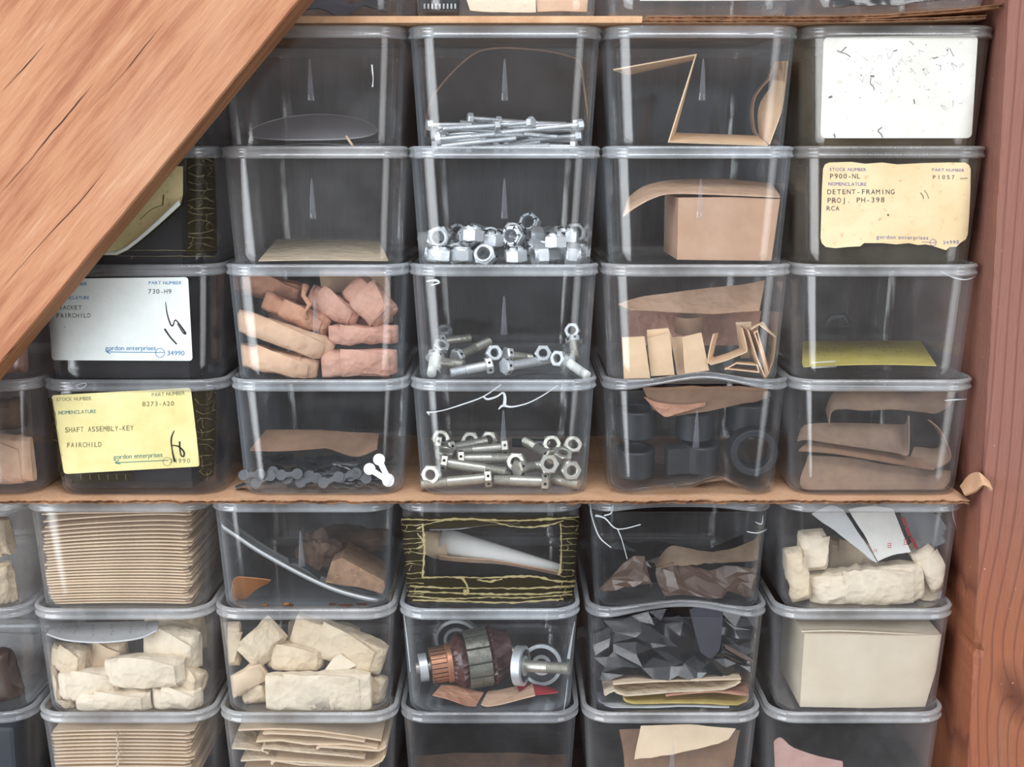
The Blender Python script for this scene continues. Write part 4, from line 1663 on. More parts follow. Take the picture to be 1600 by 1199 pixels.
# ---- B2 slotted nuts
rnd = random.Random(23)
pile = Pile()
R, RB, HN = 0.0098, 0.0054, 0.0118
fz = floor_z('B2')
spots = []
front = [(688, 395, 'up'), (722, 396, 'up'), (757, 397, 'face'), (806, 394, 'up'), (843, 390, 'side'), (895, 392, 'side'), (868, 402, 'up'), (738, 408, 'up')]
xs0, xs1 = P(665, 380, 0.03).x, P(908, 380, 0.03).x
lab = 'thick silver hex nut in the bin half full of nuts'
for i in range(64):
    if i < len(front):
        px, py, po = front[i]
        xy = [(P(px, py, 0.0245).x, 0.0245)]
    else:
        po = rnd.choice(('up', 'side', 'side', 'face', 'tilt'))
        xy = [(rnd.uniform(xs0, xs1), rnd.uniform(0.025, 0.14)) for _ in range(16)]
    dd = {'up': Vector((rnd.uniform(-.1, .1), rnd.uniform(-.1, .1), 1)), 'side': Vector((rnd.choice((-1, 1)), rnd.uniform(-.4, .4), rnd.uniform(-.2, .2))),
          'face': Vector((rnd.uniform(-.4, .3), -1, rnd.uniform(0.1, .5))), 'tilt': Vector((rnd.uniform(-1, 1), rnd.uniform(-1, 0), 1))}[po].normalized()
    p, q = pile.best([(Vector((x, y, 0)) - dd * 0.0012, Vector((x, y, 0)) + dd * 0.0012) for x, y in xy], 0.0082, fz + 0.0004)
    ctr = (p + q) / 2
    nut(lab, ctr - dd * HN / 2, dd, R, RB, HN - 0.002, M_ZINC, 'thick silver nuts', 0.002, i % 3 == 0, rnd.random() * 6)

# ---- C2 carton under a bent card
o = put('carton', outline([(1060, 309), (1140, 308), (1219, 311), (1213, 408), (1136, 407), (1058, 406)], 0.016, 0.11), M_PCART, 'pinkish brown carton lying under a bent card in the second row', 'carton')
put('bent_card', sheet([(973, 337), (990, 324), (1020, 308), (1052, 301), (1130, 303), (1220, 307)], [(982, 308), (1000, 294), (1022, 286), (1055, 281), (1130, 280), (1205, 286)], 0.0145, 0.075, 0.0012, n=4, m=5), M_PINKL,
    'bent tan card resting on the pinkish carton', 'card')

# ---- A3 rolled paper packets
G = 'pinkish paper packets'
packet('paper_packet', 'rolled pinkish paper packet lying lowest at the front left of the packet bin', 'packet', (368, 551, 0.036), (498, 578, 0.034), 17, 0.012, M_PINKL, G, 0.0012, (0.22, 0.78))
packet('paper_packet', 'long rolled tan paper packet lying across the lowest left one', 'packet', (370, 499, 0.032), (521, 548, 0.036), 17, 0.0125, M_PINKL, G, 0.0012, (0.28, 0.9))
packet('paper_packet', 'reddish folded paper packet above the long rolled one', 'packet', (413, 468, 0.045), (515, 512, 0.04), 14, 0.010, M_TANG, G, 0.0018, None)
packet('paper_packet', 'reddish paper packet at the top left against the rim', 'packet', (368, 438, 0.066), (480, 462, 0.066), 17, 0.012, M_TANG, G, 0.0020, None)
packet('paper_packet', 'twisted end paper packet in the middle of the packet bin', 'packet', (486, 458, 0.052), (562, 500, 0.04), 18, 0.012, M_PINK, G, 0.0018, None)
packet('paper_packet', 'wide folded pinkish packet at the top right of the packet bin', 'packet', (550, 442, 0.046), (606, 500, 0.036), 24, 0.013, M_PINK, G, 0.0016, (0.3, 0.95))
packet('paper_packet', 'pinkish packet lying level under the wide folded one', 'packet', (514, 522, 0.034), (622, 522, 0.036), 14, 0.011, M_PINK, G, 0.0016, None)
packet('paper_packet', 'open ended pinkish packet at the lower right of the packet bin', 'packet', (503, 570, 0.032), (620, 566, 0.036), 20, 0.0125, M_PINK, G, 0.0014, None, bend=0.002)
packet('paper_packet', 'pinkish packet filling the back of the packet bin', 'packet', (420, 490, 0.095), (610, 470, 0.095), 36, 0.02, M_PINK, G, 0.002, None)
bm = tube_bm([P(478, 446, 0.036), P(474, 462, 0.031), P(484, 476, 0.029), P(478, 488, 0.028), P(480, 500, 0.027)], [0.0032, 0.002, 0.0026, 0.0018, 0.0014], 8)
put('paper_twist', bm_mesh(bm, 'twist'), M_TANG, 'twisted paper tail hanging in the middle of the packet bin', 'paper twist')
put('paper_scrap', sheet([(500, 424), (540, 418), (604, 428)], [(500, 470), (545, 455), (610, 470)], 0.075, 0.07, 0.0006, n=3, m=4, crumple=0.003, cscale=60, seed=2), M_PINKL, 'loose tan paper at the top of the packet bin', 'paper')

# ---- B3 drilled bolts, few
G = 'drilled bolts in the third row'
k3 = dict(hr=0.0074, sr=0.0040, hh=0.0058, mat=M_ZINC, group=G)
bolt('silver bolt at the front lying to the left, drilled head upright, third row', (759, 572, 0.024), (704, 583, 0.019), thread=0.45, **k3)
bolt('silver bolt with its drilled head facing out, middle of the third row bin', (795, 572, 0.026), (858, 562, 0.055), thread=0.35, spin=0.3, **k3)
bolt('bolt with white end pointing out at the left front, third row bin', (678, 561, 0.034), (674, 586, 0.018), thread=0.3, shank_mat=M_NYLON, **k3)
bolt('bolt with white end pointing out at the right front, third row bin', (890, 568, 0.033), (918, 588, 0.017), thread=0.3, shank_mat=M_NYLON, **k3)
k3['mat'] = M_STEEL
bolt('silver bolt behind the facing one, head up, third row bin', (797, 556, 0.05), (830, 560, 0.062), thread=0.3, **k3)
bolt('dull bolt lying at an angle behind the left front, third row', (718, 556, 0.06), (764, 534, 0.09), thread=0.5, **k3)
bolt('dull bolt at the back left of the third row bin', (694, 533, 0.09), (735, 528, 0.1), thread=0.4, **k3)
bolt('pale bolt under the left pile, tip towards the middle, third row', (690, 566, 0.05), (726, 570, 0.04), thread=0.4, **k3)
bolt('dull bolt standing against the right wall, third row', (897, 537, 0.07), (900, 560, 0.06), thread=0.4, **k3)
k3n = dict(R=0.0074, r=0.0036, h=0.006, group='loose nuts in the third row')
nut('silver ring nut facing out right of the middle, third row', (848, 553, 0.05), (0.05, -1, 0.25), mat=M_ZINC, **k3n)
nut('nut leaning at the left wall behind the white ended bolt', (688, 545, 0.06), (0.3, -0.6, 0.8), mat=M_STEEL, **k3n)
nut('nut lying at the back left corner, third row', (694, 522, 0.1), (0, -0.5, 0.9), mat=M_STEEL, **k3n)
nut('upper nut leaning at the right wall, third row', (896, 518, 0.1), (-0.3, -0.9, 0.3), mat=M_STEEL, **k3n)
nut('nut beside the right white ended bolt, third row', (876, 561, 0.035), (-0.6, -0.8, 0.2), mat=M_ZINC, **k3n)
nut('nut behind the left facing bolt heads, third row', (770, 553, 0.045), (0.3, -0.9, 0.3), mat=M_ZINC, **k3n)

# ---- C3 cardboard pieces and folded strips
put('torn_card', sheet([(966, 474), (1004, 464), (1090, 452), (1150, 446), (1195, 438)], [(985, 483), (1040, 486), (1100, 490), (1150, 488), (1186, 486)], 0.075, 0.06, 0.0012, n=4, m=4, crumple=0.0006), M_PINKL,
    'wide tan card with torn upper edge at the back of the card strip bin', 'card')
put('lilac_card', outline([(982, 482), (1100, 488), (1190, 486), (1180, 540), (982, 540)], 0.084, 0.088), M_PINK, 'pinkish card behind the folded tan strips', 'card')
G = 'upright tan card tabs'
put('card_tab', outline([(972, 528), (1007, 526), (1016, 591), (975, 592)], 0.020, 0.0225), M_KRAFT, 'tan card tab standing first from the left in its row', 'card', G)
put('card_tab', outline([(1011, 529), (1046, 520), (1054, 586), (1017, 588)], 0.0245, 0.027), M_KRAFT, 'tan card tab standing second from the left in its row', 'card', G)
put('card_tab', outline([(1011, 516), (1044, 513), (1050, 526), (1050, 560), (1012, 560)], 0.0295, 0.032), M_KRAFT, 'tan card tab behind the second one, its top showing', 'card', G)
put('card_tab', outline([(1048, 528), (1068, 526), (1070, 586), (1058, 586)], 0.0345, 0.037), M_KRAFT, 'narrow tan card tab between the second and the wide one', 'card', G)
put('card_tab', outline([(1066, 527), (1096, 520), (1108, 579), (1070, 584)], 0.0265, 0.0285), M_KRAFT, 'wide tan card tab standing at the right end of its row', 'card', G)
rows = [[P(1054 + 23 + 23 * cos(a), 493 + 5 * sin(a) + dy * 26, 0.055 - 0.011 * sin(a)) for a in [2 * pi * k / 24 for k in range(25)]] for dy in (0, 0.33, 0.66, 1.0)]
put('card_loop', grid_mesh(rows, 'loop', 0.0008), M_BROWNP, 'flattened card loop standing behind the tan tabs', 'card loop')
put('folded_strip', sheet([(1114, 522), (1106, 556), (1111, 571), (1160, 554), (1168, 545), (1160, 512)], [(1121, 520), (1114, 550), (1116, 560), (1158, 545), (1160, 540), (1152, 508)], 0.024, 0.05, 0.001, n=2, m=3), M_KRAFT,
    'tan card strip folded like an open box, in the middle right of its bin', 'card strip')
put('folded_strip', sheet([(1132, 577), (1150, 567), (1184, 570), (1187, 583), (1132, 577)], [(1136, 573), (1152, 564), (1182, 566), (1185, 578), (1136, 574)], 0.021, 0.045, 0.001, m=3, smooth=False), M_KRAFT,
    'small tan strip folded flat on the floor under the open one', 'card strip')
put('folded_strip', sheet([(1170, 516), (1184, 560), (1196, 588), (1200, 583), (1178, 520), (1184, 516), (1208, 586), (1212, 560)], None, 0.0205, 0.055, 0.001, m=3, smooth=False), M_KRAFT,
    'tan strip folded in a narrow zigzag by the right wall', 'card strip')
put('folded_strip', sheet([(1173, 514), (1186, 506), (1229, 528), (1224, 540), (1214, 568), (1200, 590)], [(1178, 508), (1192, 502), (1226, 520), (1222, 530), (1214, 556), (1204, 575)], 0.019, 0.05, 0.001, m=3, smooth=False), M_KRAFT,
    'tan strip arched over the zigzag one at the right wall', 'card strip')
put('card_tab', outline([(1150, 504), (1174, 503), (1172, 560), (1158, 560)], 0.052, 0.055), M_BUFF, 'tan tab standing behind the folded strips', 'card', G)

# ---- D3 yellow card
rows = [[P(1253 + t + (210 - 26 * t) * j / 12, 573 - 40 * t - 3 * sin(pi * j / 12) * (1 - t) - (2 - 1 * t) * j / 12, 0.018 + 0.11 * t) for j in range(13)] for t in [k / 6 for k in range(7)]]
yc = put('yellow_card', grid_mesh(rows, 'card', 0.0007), M_YELC, 'yellow printed card lying on the floor of the dusty bin by the post', 'card')
bm = bmesh.new()
rnd = random.Random(3)
for i in range(9):
    u = 0.12 + 0.1 * i
    for k in range(5):
        t = 0.18 + 0.16 * k
        j = min(11, int(u * 12))
        r0, r1 = rows[min(5, int(t * 6))], rows[min(6, int(t * 6) + 1)]
        p = r0[j].lerp(r0[j + 1], rnd.random()) + Vector((0, rnd.uniform(0, 0.008), 0.0032))
        w, l = 0.0007, rnd.uniform(0.003, 0.007)
        vs = [bm.verts.new(p + Vector(q)) for q in ((0, 0, 0), (w, 0, 0), (w + 0.001, l, 0), (0.001, l, 0))]
        bm.faces.new(vs)
link('printed_lettering', centred(bm_mesh(bm, 'print', False), yc.location), plain('olive_ink', (136, 128, 56), 0.8), yc)
put('wire_clip', bm_mesh(tube_bm([P(x, y, 0.0165) for x, y in ((1268, 567), (1305, 565), (1307, 573), (1268, 575))], 0.0005, 6), 'clip'), M_POLYW, 'thin pale clip on the front edge of the yellow card', 'clip')
bm = tube_bm([P(x, y, 0.06) for x, y in ((1290, 508), (1300, 496), (1318, 494), (1326, 505), (1318, 514))], 0.003, 8)
put('dark_clip', bm_mesh(bm, 'clip'), M_RUBBER, 'small dark curved part behind the yellow card', 'part')

# ---- W3, W4, W5, W6 at the left edge
packet('paper_packet', 'brown crumpled paper in the bin at the end of the diagonal board', 'packet', (-60, 545, 0.04), (40, 552, 0.03), 30, 0.014, M_PINK, None, 0.003, None)
packet('paper_packet', 'brown paper pack with folded point in the bin at the left edge above the shelf', 'packet', (-70, 715, 0.035), (52, 718, 0.022), 38, 0.009, M_PINKL, None, 0.0012, None, flap=True)
packet('paper_packet', 'dark parcel above the brown pack at the left edge', 'packet', (-80, 650, 0.06), (40, 645, 0.06), 24, 0.015, M_BROWNP, None, 0.002, None)
G = 'cream packets at the left edge'
packet('paper_packet', 'cream packet at the left edge right below the shelf, lower one', 'packet', (-60, 915, 0.04), (20, 918, 0.03), 38, 0.014, M_CREAM, G, 0.0028, None)
packet('paper_packet', 'cream packet at the left edge right below the shelf, upper one', 'packet', (-60, 840, 0.05), (16, 838, 0.04), 30, 0.014, M_CREAM, G, 0.0024, None)
packet('paper_packet', 'dark reddish parcel in the broken bin at the left edge', 'packet', (-80, 1070, 0.06), (24, 1060, 0.05), 50, 0.02, M_BROWNF, None, 0.002, None)
put('dark_block', bm_mesh(box_bm(*(sorted((P(-150, 0, 0.03).x, P(22, 1150, 0.03).x))), 0.03, 0.15, floor_z('W7'), floor_z('W7') + 0.07, bevel=0.004), 'block', False), plain('blue_black', (50, 56, 64), 0.5), 'dark blue grey block in the bottom left corner bin', 'block')


# ---- dark card backings that fill the labelled bins
def filler(key, l, r, t, b, y0, y1, mat, label, cat='box'):
    x0, x1 = P(l, b, y0).x, P(r, b, y0).x
    z1 = P(l, t, y0).z
    return put('dark_carton', bm_mesh(box_bm(x0, x1, y0, y1, floor_z(key), z1, bevel=0.001), 'carton', False), mat, label, cat)


M_DKBOX = plain('dark_carton', (44, 40, 44), 0.7)
filler('X3', 84, 296, 446, 570, 0.022, 0.16, M_DKBOX, 'dark carton behind the white printed label')
filler('X4', 100, 300, 640, 745, 0.022, 0.16, M_DKBOX, 'dark carton behind the yellow printed label')
filler('X2', 80, 285, 270, 392, 0.024, 0.16, M_DKBOX, 'dark carton behind the peeling label')
filler('D2', 1292, 1500, 262, 400, 0.024, 0.16, plain('dull_carton', (74, 72, 74), 0.8), 'grey carton behind the torn cream label')
filler('D1', 1290, 1520, 80, 216, 0.024, 0.16, plain('brown_carton', (120, 106, 90), 0.8), 'grey brown carton behind the blank white label')

# ---- A4 flat links
def link_mesh(L=0.0135, r=0.0046, n=0.0021, t=0.0013):
    bm = bmesh.new()
    pts = []
    for k in range(15):
        a = radians(-150 + 300 * k / 14)
        pts.append((L / 2 + r * cos(a), r * sin(a)))
    pts += [(L * 0.12, n), (-L * 0.12, n)]
    for k in range(15):
        a = radians(30 + 300 * k / 14)
        pts.append((-L / 2 + r * cos(a), r * sin(a)))
    pts += [(-L * 0.12, -n), (L * 0.12, -n)]
    a = [bm.verts.new((x, y, 0)) for x, y in pts]
    b = [bm.verts.new((x, y, t)) for x, y in pts]
    bm.faces.new(a[::-1])
    bm.faces.new(b)
    bridge(bm, a, b)
    return bm_mesh(bm, 'link', False)


LK = link_mesh()
LKW = link_mesh(0.0185, 0.0050, 0.0024, 0.0016)
rnd = random.Random(77)
pile = Pile()
fz = floor_z('A4')


def place_link(me, mat, p, nrm, along, label, group):
    o = link('flat_link', me.copy() if mat is M_LINKW else me, mat)
    z = Vector(nrm).normalized()
    x = (Vector(along) - z * Vector(along).dot(z)).normalized()
    m = Matrix((x, z.cross(x), z)).transposed()
    o.rotation_euler = m.to_euler()
    o.location = p
    return tag(o, label, 'link', group)


for i in range(56):
    y = 0.022 + 0.10 * rnd.random() ** 1.4
    x = rnd.uniform(P(386, 745, 0.03).x, P(600, 745, 0.03).x)
    yaw = rnd.uniform(-0.5, 0.5)
    stand = i < 26
    if stand and i < 9:
        # those leaning on the front wall, faces out
        px = 390 + 22 * i + rnd.uniform(-6, 6)
        p = P(px, 748 + rnd.uniform(-7, 3), 0.0165 + 0.0016 * (i % 3))
        place_link(LK, M_SOOT, p, (rnd.uniform(-.1, .1), -1, 0.35), (1, 0, rnd.uniform(-0.6, 0.6)), 'dark flat link leaning on the front wall of the link bin', 'dark flat links')
        pile.add(p - Vector((0.007, 0, 0)), p + Vector((0.007, 0, 0)), 0.003)
        continue
    al = Vector((cos(yaw), sin(yaw), rnd.uniform(-0.15, 0.15)))
    c = Vector((x, y, 0))
    p, q = pile.drop(c - al * 0.008, c + al * 0.008, 0.0016, fz)
    place_link(LK, M_SOOT, (p + q) / 2, (rnd.uniform(-.35, .35), rnd.uniform(-.5, .1), 1), q - p, 'dark flat link lying in the heap in the bottom row above the shelf', 'dark flat links')
for (ax_, ay), (bx, by), yy, lab in (((592, 718), (607, 750), 0.0185, 'upper white flat link among the dark links'), ((577, 733), (607, 752), 0.0155, 'lower white flat link crossing the upper white one')):
    a, b = P(ax_, ay, yy + 0.004), P(bx, by, yy)
    place_link(LKW, M_LINKW, (a + b) / 2, (0.1, -1, 0.3), b - a, lab, 'white flat links')
put('brown_card', sheet([(390, 703), (440, 704), (507, 700), (530, 706), (560, 712), (588, 700)], [(416, 672), (450, 672), (500, 672), (540, 674), (570, 676), (592, 678)], 0.028, 0.058, 0.0012, n=3, m=4, crumple=0.0008), M_BROWNP,
    'brown card lying on the heap of dark links', 'card')

# ---- B4 long drilled bolts
G = 'long drilled bolts'
k4 = dict(hr=0.0078, sr=0.0044, hh=0.0062, mat=M_STEEL, group=G, pitch=0.0014)
bolt('long bolt at the very front pointing left, bottom row of the upper stack', (757, 748, 0.025), (658, 757, 0.021), thread=0.42, **k4)
bolt('long bolt at the front, its thread against the leftmost bolt head', (846, 753, 0.027), (771, 750, 0.027), thread=0.35, spin=0.5, **k4)
bolt('bolt at the front right pointing to the right corner', (864, 748, 0.036), (905, 758, 0.022), thread=0.6, **k4)
bolt('long bolt above the front left one, drilled head at its left', (699, 724, 0.034), (790, 738, 0.034), thread=0.35, **k4)
bolt('long bolt with its thread in the middle, second layer', (725, 717, 0.046), (803, 716, 0.05), thread=0.45, **k4)
bolt('long bolt lying on the second layer, head in the middle', (784, 700, 0.062), (714, 706, 0.062), thread=0.35, **k4)
bolt('bolt head at the upper left of the long bolt heap', (708, 700, 0.072), (760, 690, 0.088), thread=0.4, **k4)
bolt('short bolt lying against the ring right of the middle', (815, 732, 0.036), (845, 728, 0.05), thread=0.4, **k4)
bolt('bolt with its tip to the back, right side of the heap', (858, 712, 0.06), (820, 690, 0.1), thread=0.5, **k4)
bolt('dark bolt at the back of the long bolt heap', (850, 694, 0.10), (800, 692, 0.10), thread=0.5, **{**k4, 'mat': M_DARKST})
bolt('dark bolt at the back left of the long bolt heap', (690, 694, 0.095), (740, 700, 0.095), thread=0.5, **{**k4, 'mat': M_DARKST})
bolt('bolt under the second layer, thread to the right', (742, 735, 0.05), (800, 742, 0.045), thread=0.6, **k4)
k4n = dict(R=0.0088, r=0.0042, h=0.007, group='hex nuts among the long bolts')
nut('hex nut facing out at the left wall of the long bolt bin', (676, 741, 0.026), (-0.25, -1, 0.15), mat=M_STEEL, **k4n)
nut('hex nut facing out at the right wall of the long bolt bin', (891, 734, 0.028), (0.15, -1, 0.1), mat=M_STEEL, **k4n)
nut('flanged nut facing out left of the right hex nut', (857, 726, 0.030), (0.05, -1, 0.3), mat=M_STEEL, **k4n)
nut('steel ring standing right of the middle among the long bolts', (809, 722, 0.044), (-0.3, -1, 0.2), mat=M_ZINC, **k4n)
nut('hex nut at the back left of the long bolt bin', (688, 689, 0.10), (0.1, -0.8, 0.5), mat=M_DARKST, **k4n)
nut('left one of two rings at the back of the long bolt bin', (737, 690, 0.10), (-0.2, -0.9, 0.3), mat=M_DARKST, **k4n)
nut('right one of two rings at the back of the long bolt bin', (768, 688, 0.105), (-0.4, -0.9, 0.2), mat=M_DARKST, **k4n)
nut('left dark hex nut at the back right of the long bolt bin', (862, 697, 0.085), (0, -0.9, 0.5), mat=M_DARKST, **k4n)
nut('right dark hex nut at the back right of the long bolt bin', (894, 699, 0.075), (0.1, -0.8, 0.6), mat=M_DARKST, **k4n)
nut('hex nut under the upper left bolt head', (695, 714, 0.055), (0.1, -0.3, 1), mat=M_STEEL, **k4n)
nut('hex nut at the right between the two facing ones', (878, 716, 0.05), (0.2, -0.5, 1), mat=M_STEEL, **k4n)

# ---- C4 black rubber clamps
def clamp(label, p, axis, spin, R=0.0165, r=0.0115, h=0.024, tail=0.016, key='C4'):
    a = P(*p)
    root = empty('rubber_clamp', a, label, 'clamp', 'black rubber clamps')
    orient(root, a, axis, spin)
    link('ring', cached(('ring', R, r, h), lambda: bm_mesh(lathe_bm([(r, 0.001), (r + 0.001, 0), (R - 0.001, 0), (R, 0.001), (R, h - 0.001), (R - 0.001, h), (r + 0.001, h), (r, h - 0.001)], 36, closed=True), 'ring', True, 40)), M_RUBBER, root)
    if tail:
        def f():
            bm = bmesh.new()
            rows = []
            for x, w in ((R * 0.75, 0.0085), (R + 0.002, 0.0065), (R + tail * 0.5, 0.0045), (R + tail * 0.95, 0.0042), (R + tail, 0.0030)):
                rows.append([bm.verts.new(q) for q in ((x, -w, 0.0005), (x, w, 0.0005), (x, w, h - 0.0005), (x, -w, h - 0.0005))])
            for u, v in zip(rows, rows[1:]):
                bridge(bm, u, v)
            bm.faces.new(rows[0])
            bm.faces.new(rows[-1])
            return bm_mesh(bm, 'tail', True, 45)
        link('tail', cached(('tail', R, h, tail), f), M_RUBBER, root)
    return root


UPV = (0, -0.12, 1)
clamp('black rubber clamp at the upper left of the warped bin, tail to the right', (994, 680, 0.040), UPV, 0.1 + pi / 2)
clamp('black rubber clamp under the upper left one', (992, 741, 0.037), UPV, 0.05 + pi / 2)
clamp('black rubber clamp at the top middle of the warped bin', (1085, 682, 0.048), UPV, pi / 2 + 0.2)
clamp('black rubber clamp at the bottom middle of the warped bin', (1092, 733, 0.042), UPV, pi + 0.4)
clamp('black rubber clamp lying at the top right of the warped bin', (1168, 668, 0.058), UPV, 0.3, R=0.019, tail=0.0)
clamp('black rubber ring standing with its bore facing out, lower right', (1179, 709, 0.022), (0.05, 1, 0.02), 0, R=0.0200, r=0.0138, h=0.022, tail=0)
put('torn_paper', sheet([(1005, 606), (1100, 603), (1200, 606)], [(1020, 640), (1060, 650), (1198, 622)], 0.0165, 0.02, 0.0008, n=6, m=3, crumple=0.0012, cscale=70, seed=5), M_BROWNP, 'torn brown paper under the rim of the warped bin with rubber clamps', 'paper')
put('torn_paper', sheet([(1006, 620), (1025, 628), (1060, 632), (1102, 630)], [(1018, 630), (1038, 651), (1062, 645), (1101, 634)], 0.0155, 0.0165, 0.0008, n=4, m=2, crumple=0.0006), M_TANG, 'orange brown torn paper corner hanging down in the warped bin', 'paper')

# ---- D4 grey brown folded papers
put('folded_paper', sheet([(1295, 664), (1298, 644), (1315, 638), (1352, 641), (1394, 639), (1441, 643), (1464, 645), (1484, 631)], [(1290, 640), (1300, 616), (1318, 608), (1352, 604), (1394, 604), (1429, 610), (1460, 612), (1496, 606)], 0.026, 0.052, 0.0009, n=4, m=6), M_GREYP,
    'grey brown paper bent over like a hood, topmost in the bin by the post', 'paper')
put('folded_paper', sheet([(1246, 690), (1262, 688), (1315, 696), (1396, 708), (1415, 713), (1421, 703), (1421, 650)], [(1252, 672), (1264, 664), (1315, 662), (1396, 664), (1412, 664), (1418, 660), (1420, 648)], 0.020, 0.042, 0.0009, n=4, m=6), M_GREYP,
    'grey brown paper folded with a square end, middle of its bin by the post', 'paper')
put('folded_paper', sheet([(1417, 727), (1433, 731), (1458, 734), (1483, 722), (1485, 704), (1470, 672), (1452, 656)], [(1428, 700), (1440, 700), (1460, 702), (1474, 696), (1474, 690), (1462, 668), (1448, 654)], 0.022, 0.042, 0.0009, n=5, m=6), M_GREYP,
    'grey brown paper curled into a loop at the right of the bin by the post', 'paper')
put('folded_paper', sheet([(1247, 704), (1300, 708), (1362, 718), (1420, 728), (1460, 734)], [(1262, 690), (1310, 694), (1362, 702), (1412, 712), (1440, 716)], 0.018, 0.03, 0.0009, n=4, m=4), M_BROWNP,
    'thin brown paper edge running under the square folded one', 'paper')
put('folded_paper', sheet([(1262, 712), (1330, 716), (1400, 728), (1486, 736)], [(1246, 764), (1330, 766), (1400, 767), (1482, 766)], 0.030, 0.0185, 0.0008, n=4, m=6, crumple=0.0012, seed=4), M_GREYP,
    'grey brown paper sloping down to the front of the bin by the post', 'paper')

# ---- X5, X7 piles of sleeves
def sleeves(key, xl, xr, ytop, ybot, n, seed, group, lab, arch=5.0, hump=None):
    rnd = random.Random(seed)
    for i in range(n):
        t = i / (n - 1)
        y = ytop + (ybot - ytop) * (t ** 0.82 if hump is None else t)
        jl, jr = rnd.uniform(-3, 3), rnd.uniform(-5, 4)
        l = xl + (66 - 58) * t * 1.0 + jl if hump is None else xl + 3 * t + jl
        r = xr + jr
        d = 0.018 + rnd.uniform(0, 0.002)
        a = arch * (1 - 0.35 * t)
        sl = (10 * (1 - t) ** 2) if hump is None else 0
        pts = [(l, y + sl * 0.5 + a * 0.6), (l + (r - l) * 0.2, y + sl * 0.3 - a * 0.1), (l + (r - l) * 0.5, y - a * 0.5), (l + (r - l) * 0.8, y - sl * 0.35 - a * 0.35), (r, y - sl * 0.4 + a * 0.1)]
        front = [P(px, py, d) for px, py in pts]
        fr = catmull([tuple(p) for p in front], 4)
        rows = []
        dep = 0.135
        for k in range(4):
            s = k / 3
            rows.append([(x + (0.004 if j == 0 else 0), yy + dep * s, z) for j, (x, yy, z) in enumerate(fr)])
        # the front corner is cut back at the left
        rows[0][0] = tuple(Vector(rows[0][0]) + Vector((0.0008, 0.006, 0)))
        rows[0][-1] = tuple(Vector(rows[0][-1]) + Vector((-0.0004, 0.003, 0)))
        o = put('paper_sleeve', grid_mesh(rows, 'sleeve', 0.0012, smooth=True, angle=30), M_BUFF, lab, 'paper sleeve', group)
        # the fold that closes the sleeve along its front, a little lower than the top sheet
        rows2 = [[(x, yy - 0.0002, z - 0.0009) for x, yy, z in rows[0]], [(x, yy + 0.03, z - 0.0016) for x, yy, z in rows[0]]]


sleeves('X5', 58, 297, 808, 942, 27, 5, 'tan sleeves in the full bin under the shelf', 'flat tan paper sleeve in the even pile in the bin right under the middle shelf')
sleeves('X7', 72, 301, 1142, 1226, 16, 6, 'tan sleeves in the bottom bin', 'flat tan paper sleeve in the even pile in the bottom bin', 3.0, True)
top = [P(65, 803, 0.022), P(120, 801, 0.022), P(200, 800, 0.022), P(298, 799, 0.022)]
put('paper_sleeve', grid_mesh([[(p.x, p.y + s * 0.12, p.z + 0.003 * s) for p in top] for s in (0, .5, 1)], 'sleeve', 0.0012), M_BUFF, 'topmost tan sleeve under the rim of the full bin, showing its upper side', 'paper sleeve')
bm = tube_bm([P(182 + 4 * (k % 2), 1142 + 7 * k, 0.0150) for k in range(9)], 0.0009, 6)
put('string', bm_mesh(bm, 'string'), M_CREAM, 'pale string running down the front of the tan sleeves in the bottom bin', 'string')

# ---- A5 slanting strip and foam
cols = [(344, 820), (372, 839), (400, 858), (440, 881), (480, 902), (520, 920), (560, 932), (598, 940)]
put('clear_strip', sheet(cols, [(x + 8, y - 10 + 0.006 * (x - 344)) for x, y in cols], 0.018, 0.05, 0.0022, n=3, m=2), M_ACR, 'clear bowed plastic strip slanting across the bin with foam lumps', 'plastic strip')
bm = tube_bm([P(x, y, 0.0165) for x, y in catmull(cols, 4)], 0.0011, 8)
put('strip_edging', bm_mesh(bm, 'edging'), M_POLYW, 'pale bead along the front of the bowed clear strip', 'edging')


def lump(name, label, cat, c, rx, rz, ry, mat, seed, amp=0.25, fine=0.08, group=None, sub=4, fs=1.0):
    """an irregular lump: px centre, half sizes in metres"""
    bm = bmesh.new()
    bmesh.ops.create_icosphere(bm, subdivisions=sub, radius=1.0)
    o = P(*c)
    off = Vector((seed * 3.3, seed * 1.7, seed * 5.9))
    for v in bm.verts:
        q = v.co.normalized()
        k = 1 + amp * noise.noise(q * 1.6 * fs + off) + fine * noise.noise(q * 5 * fs + off) + fine * 0.6 * abs(noise.noise(q * 11 * fs + off))
        v.co = Vector((q.x * rx * k, q.y * ry * k, q.z * rz * k)) + o
    return put(name, bm_mesh(bm, 'lump', True, 40), mat, label, cat, group)


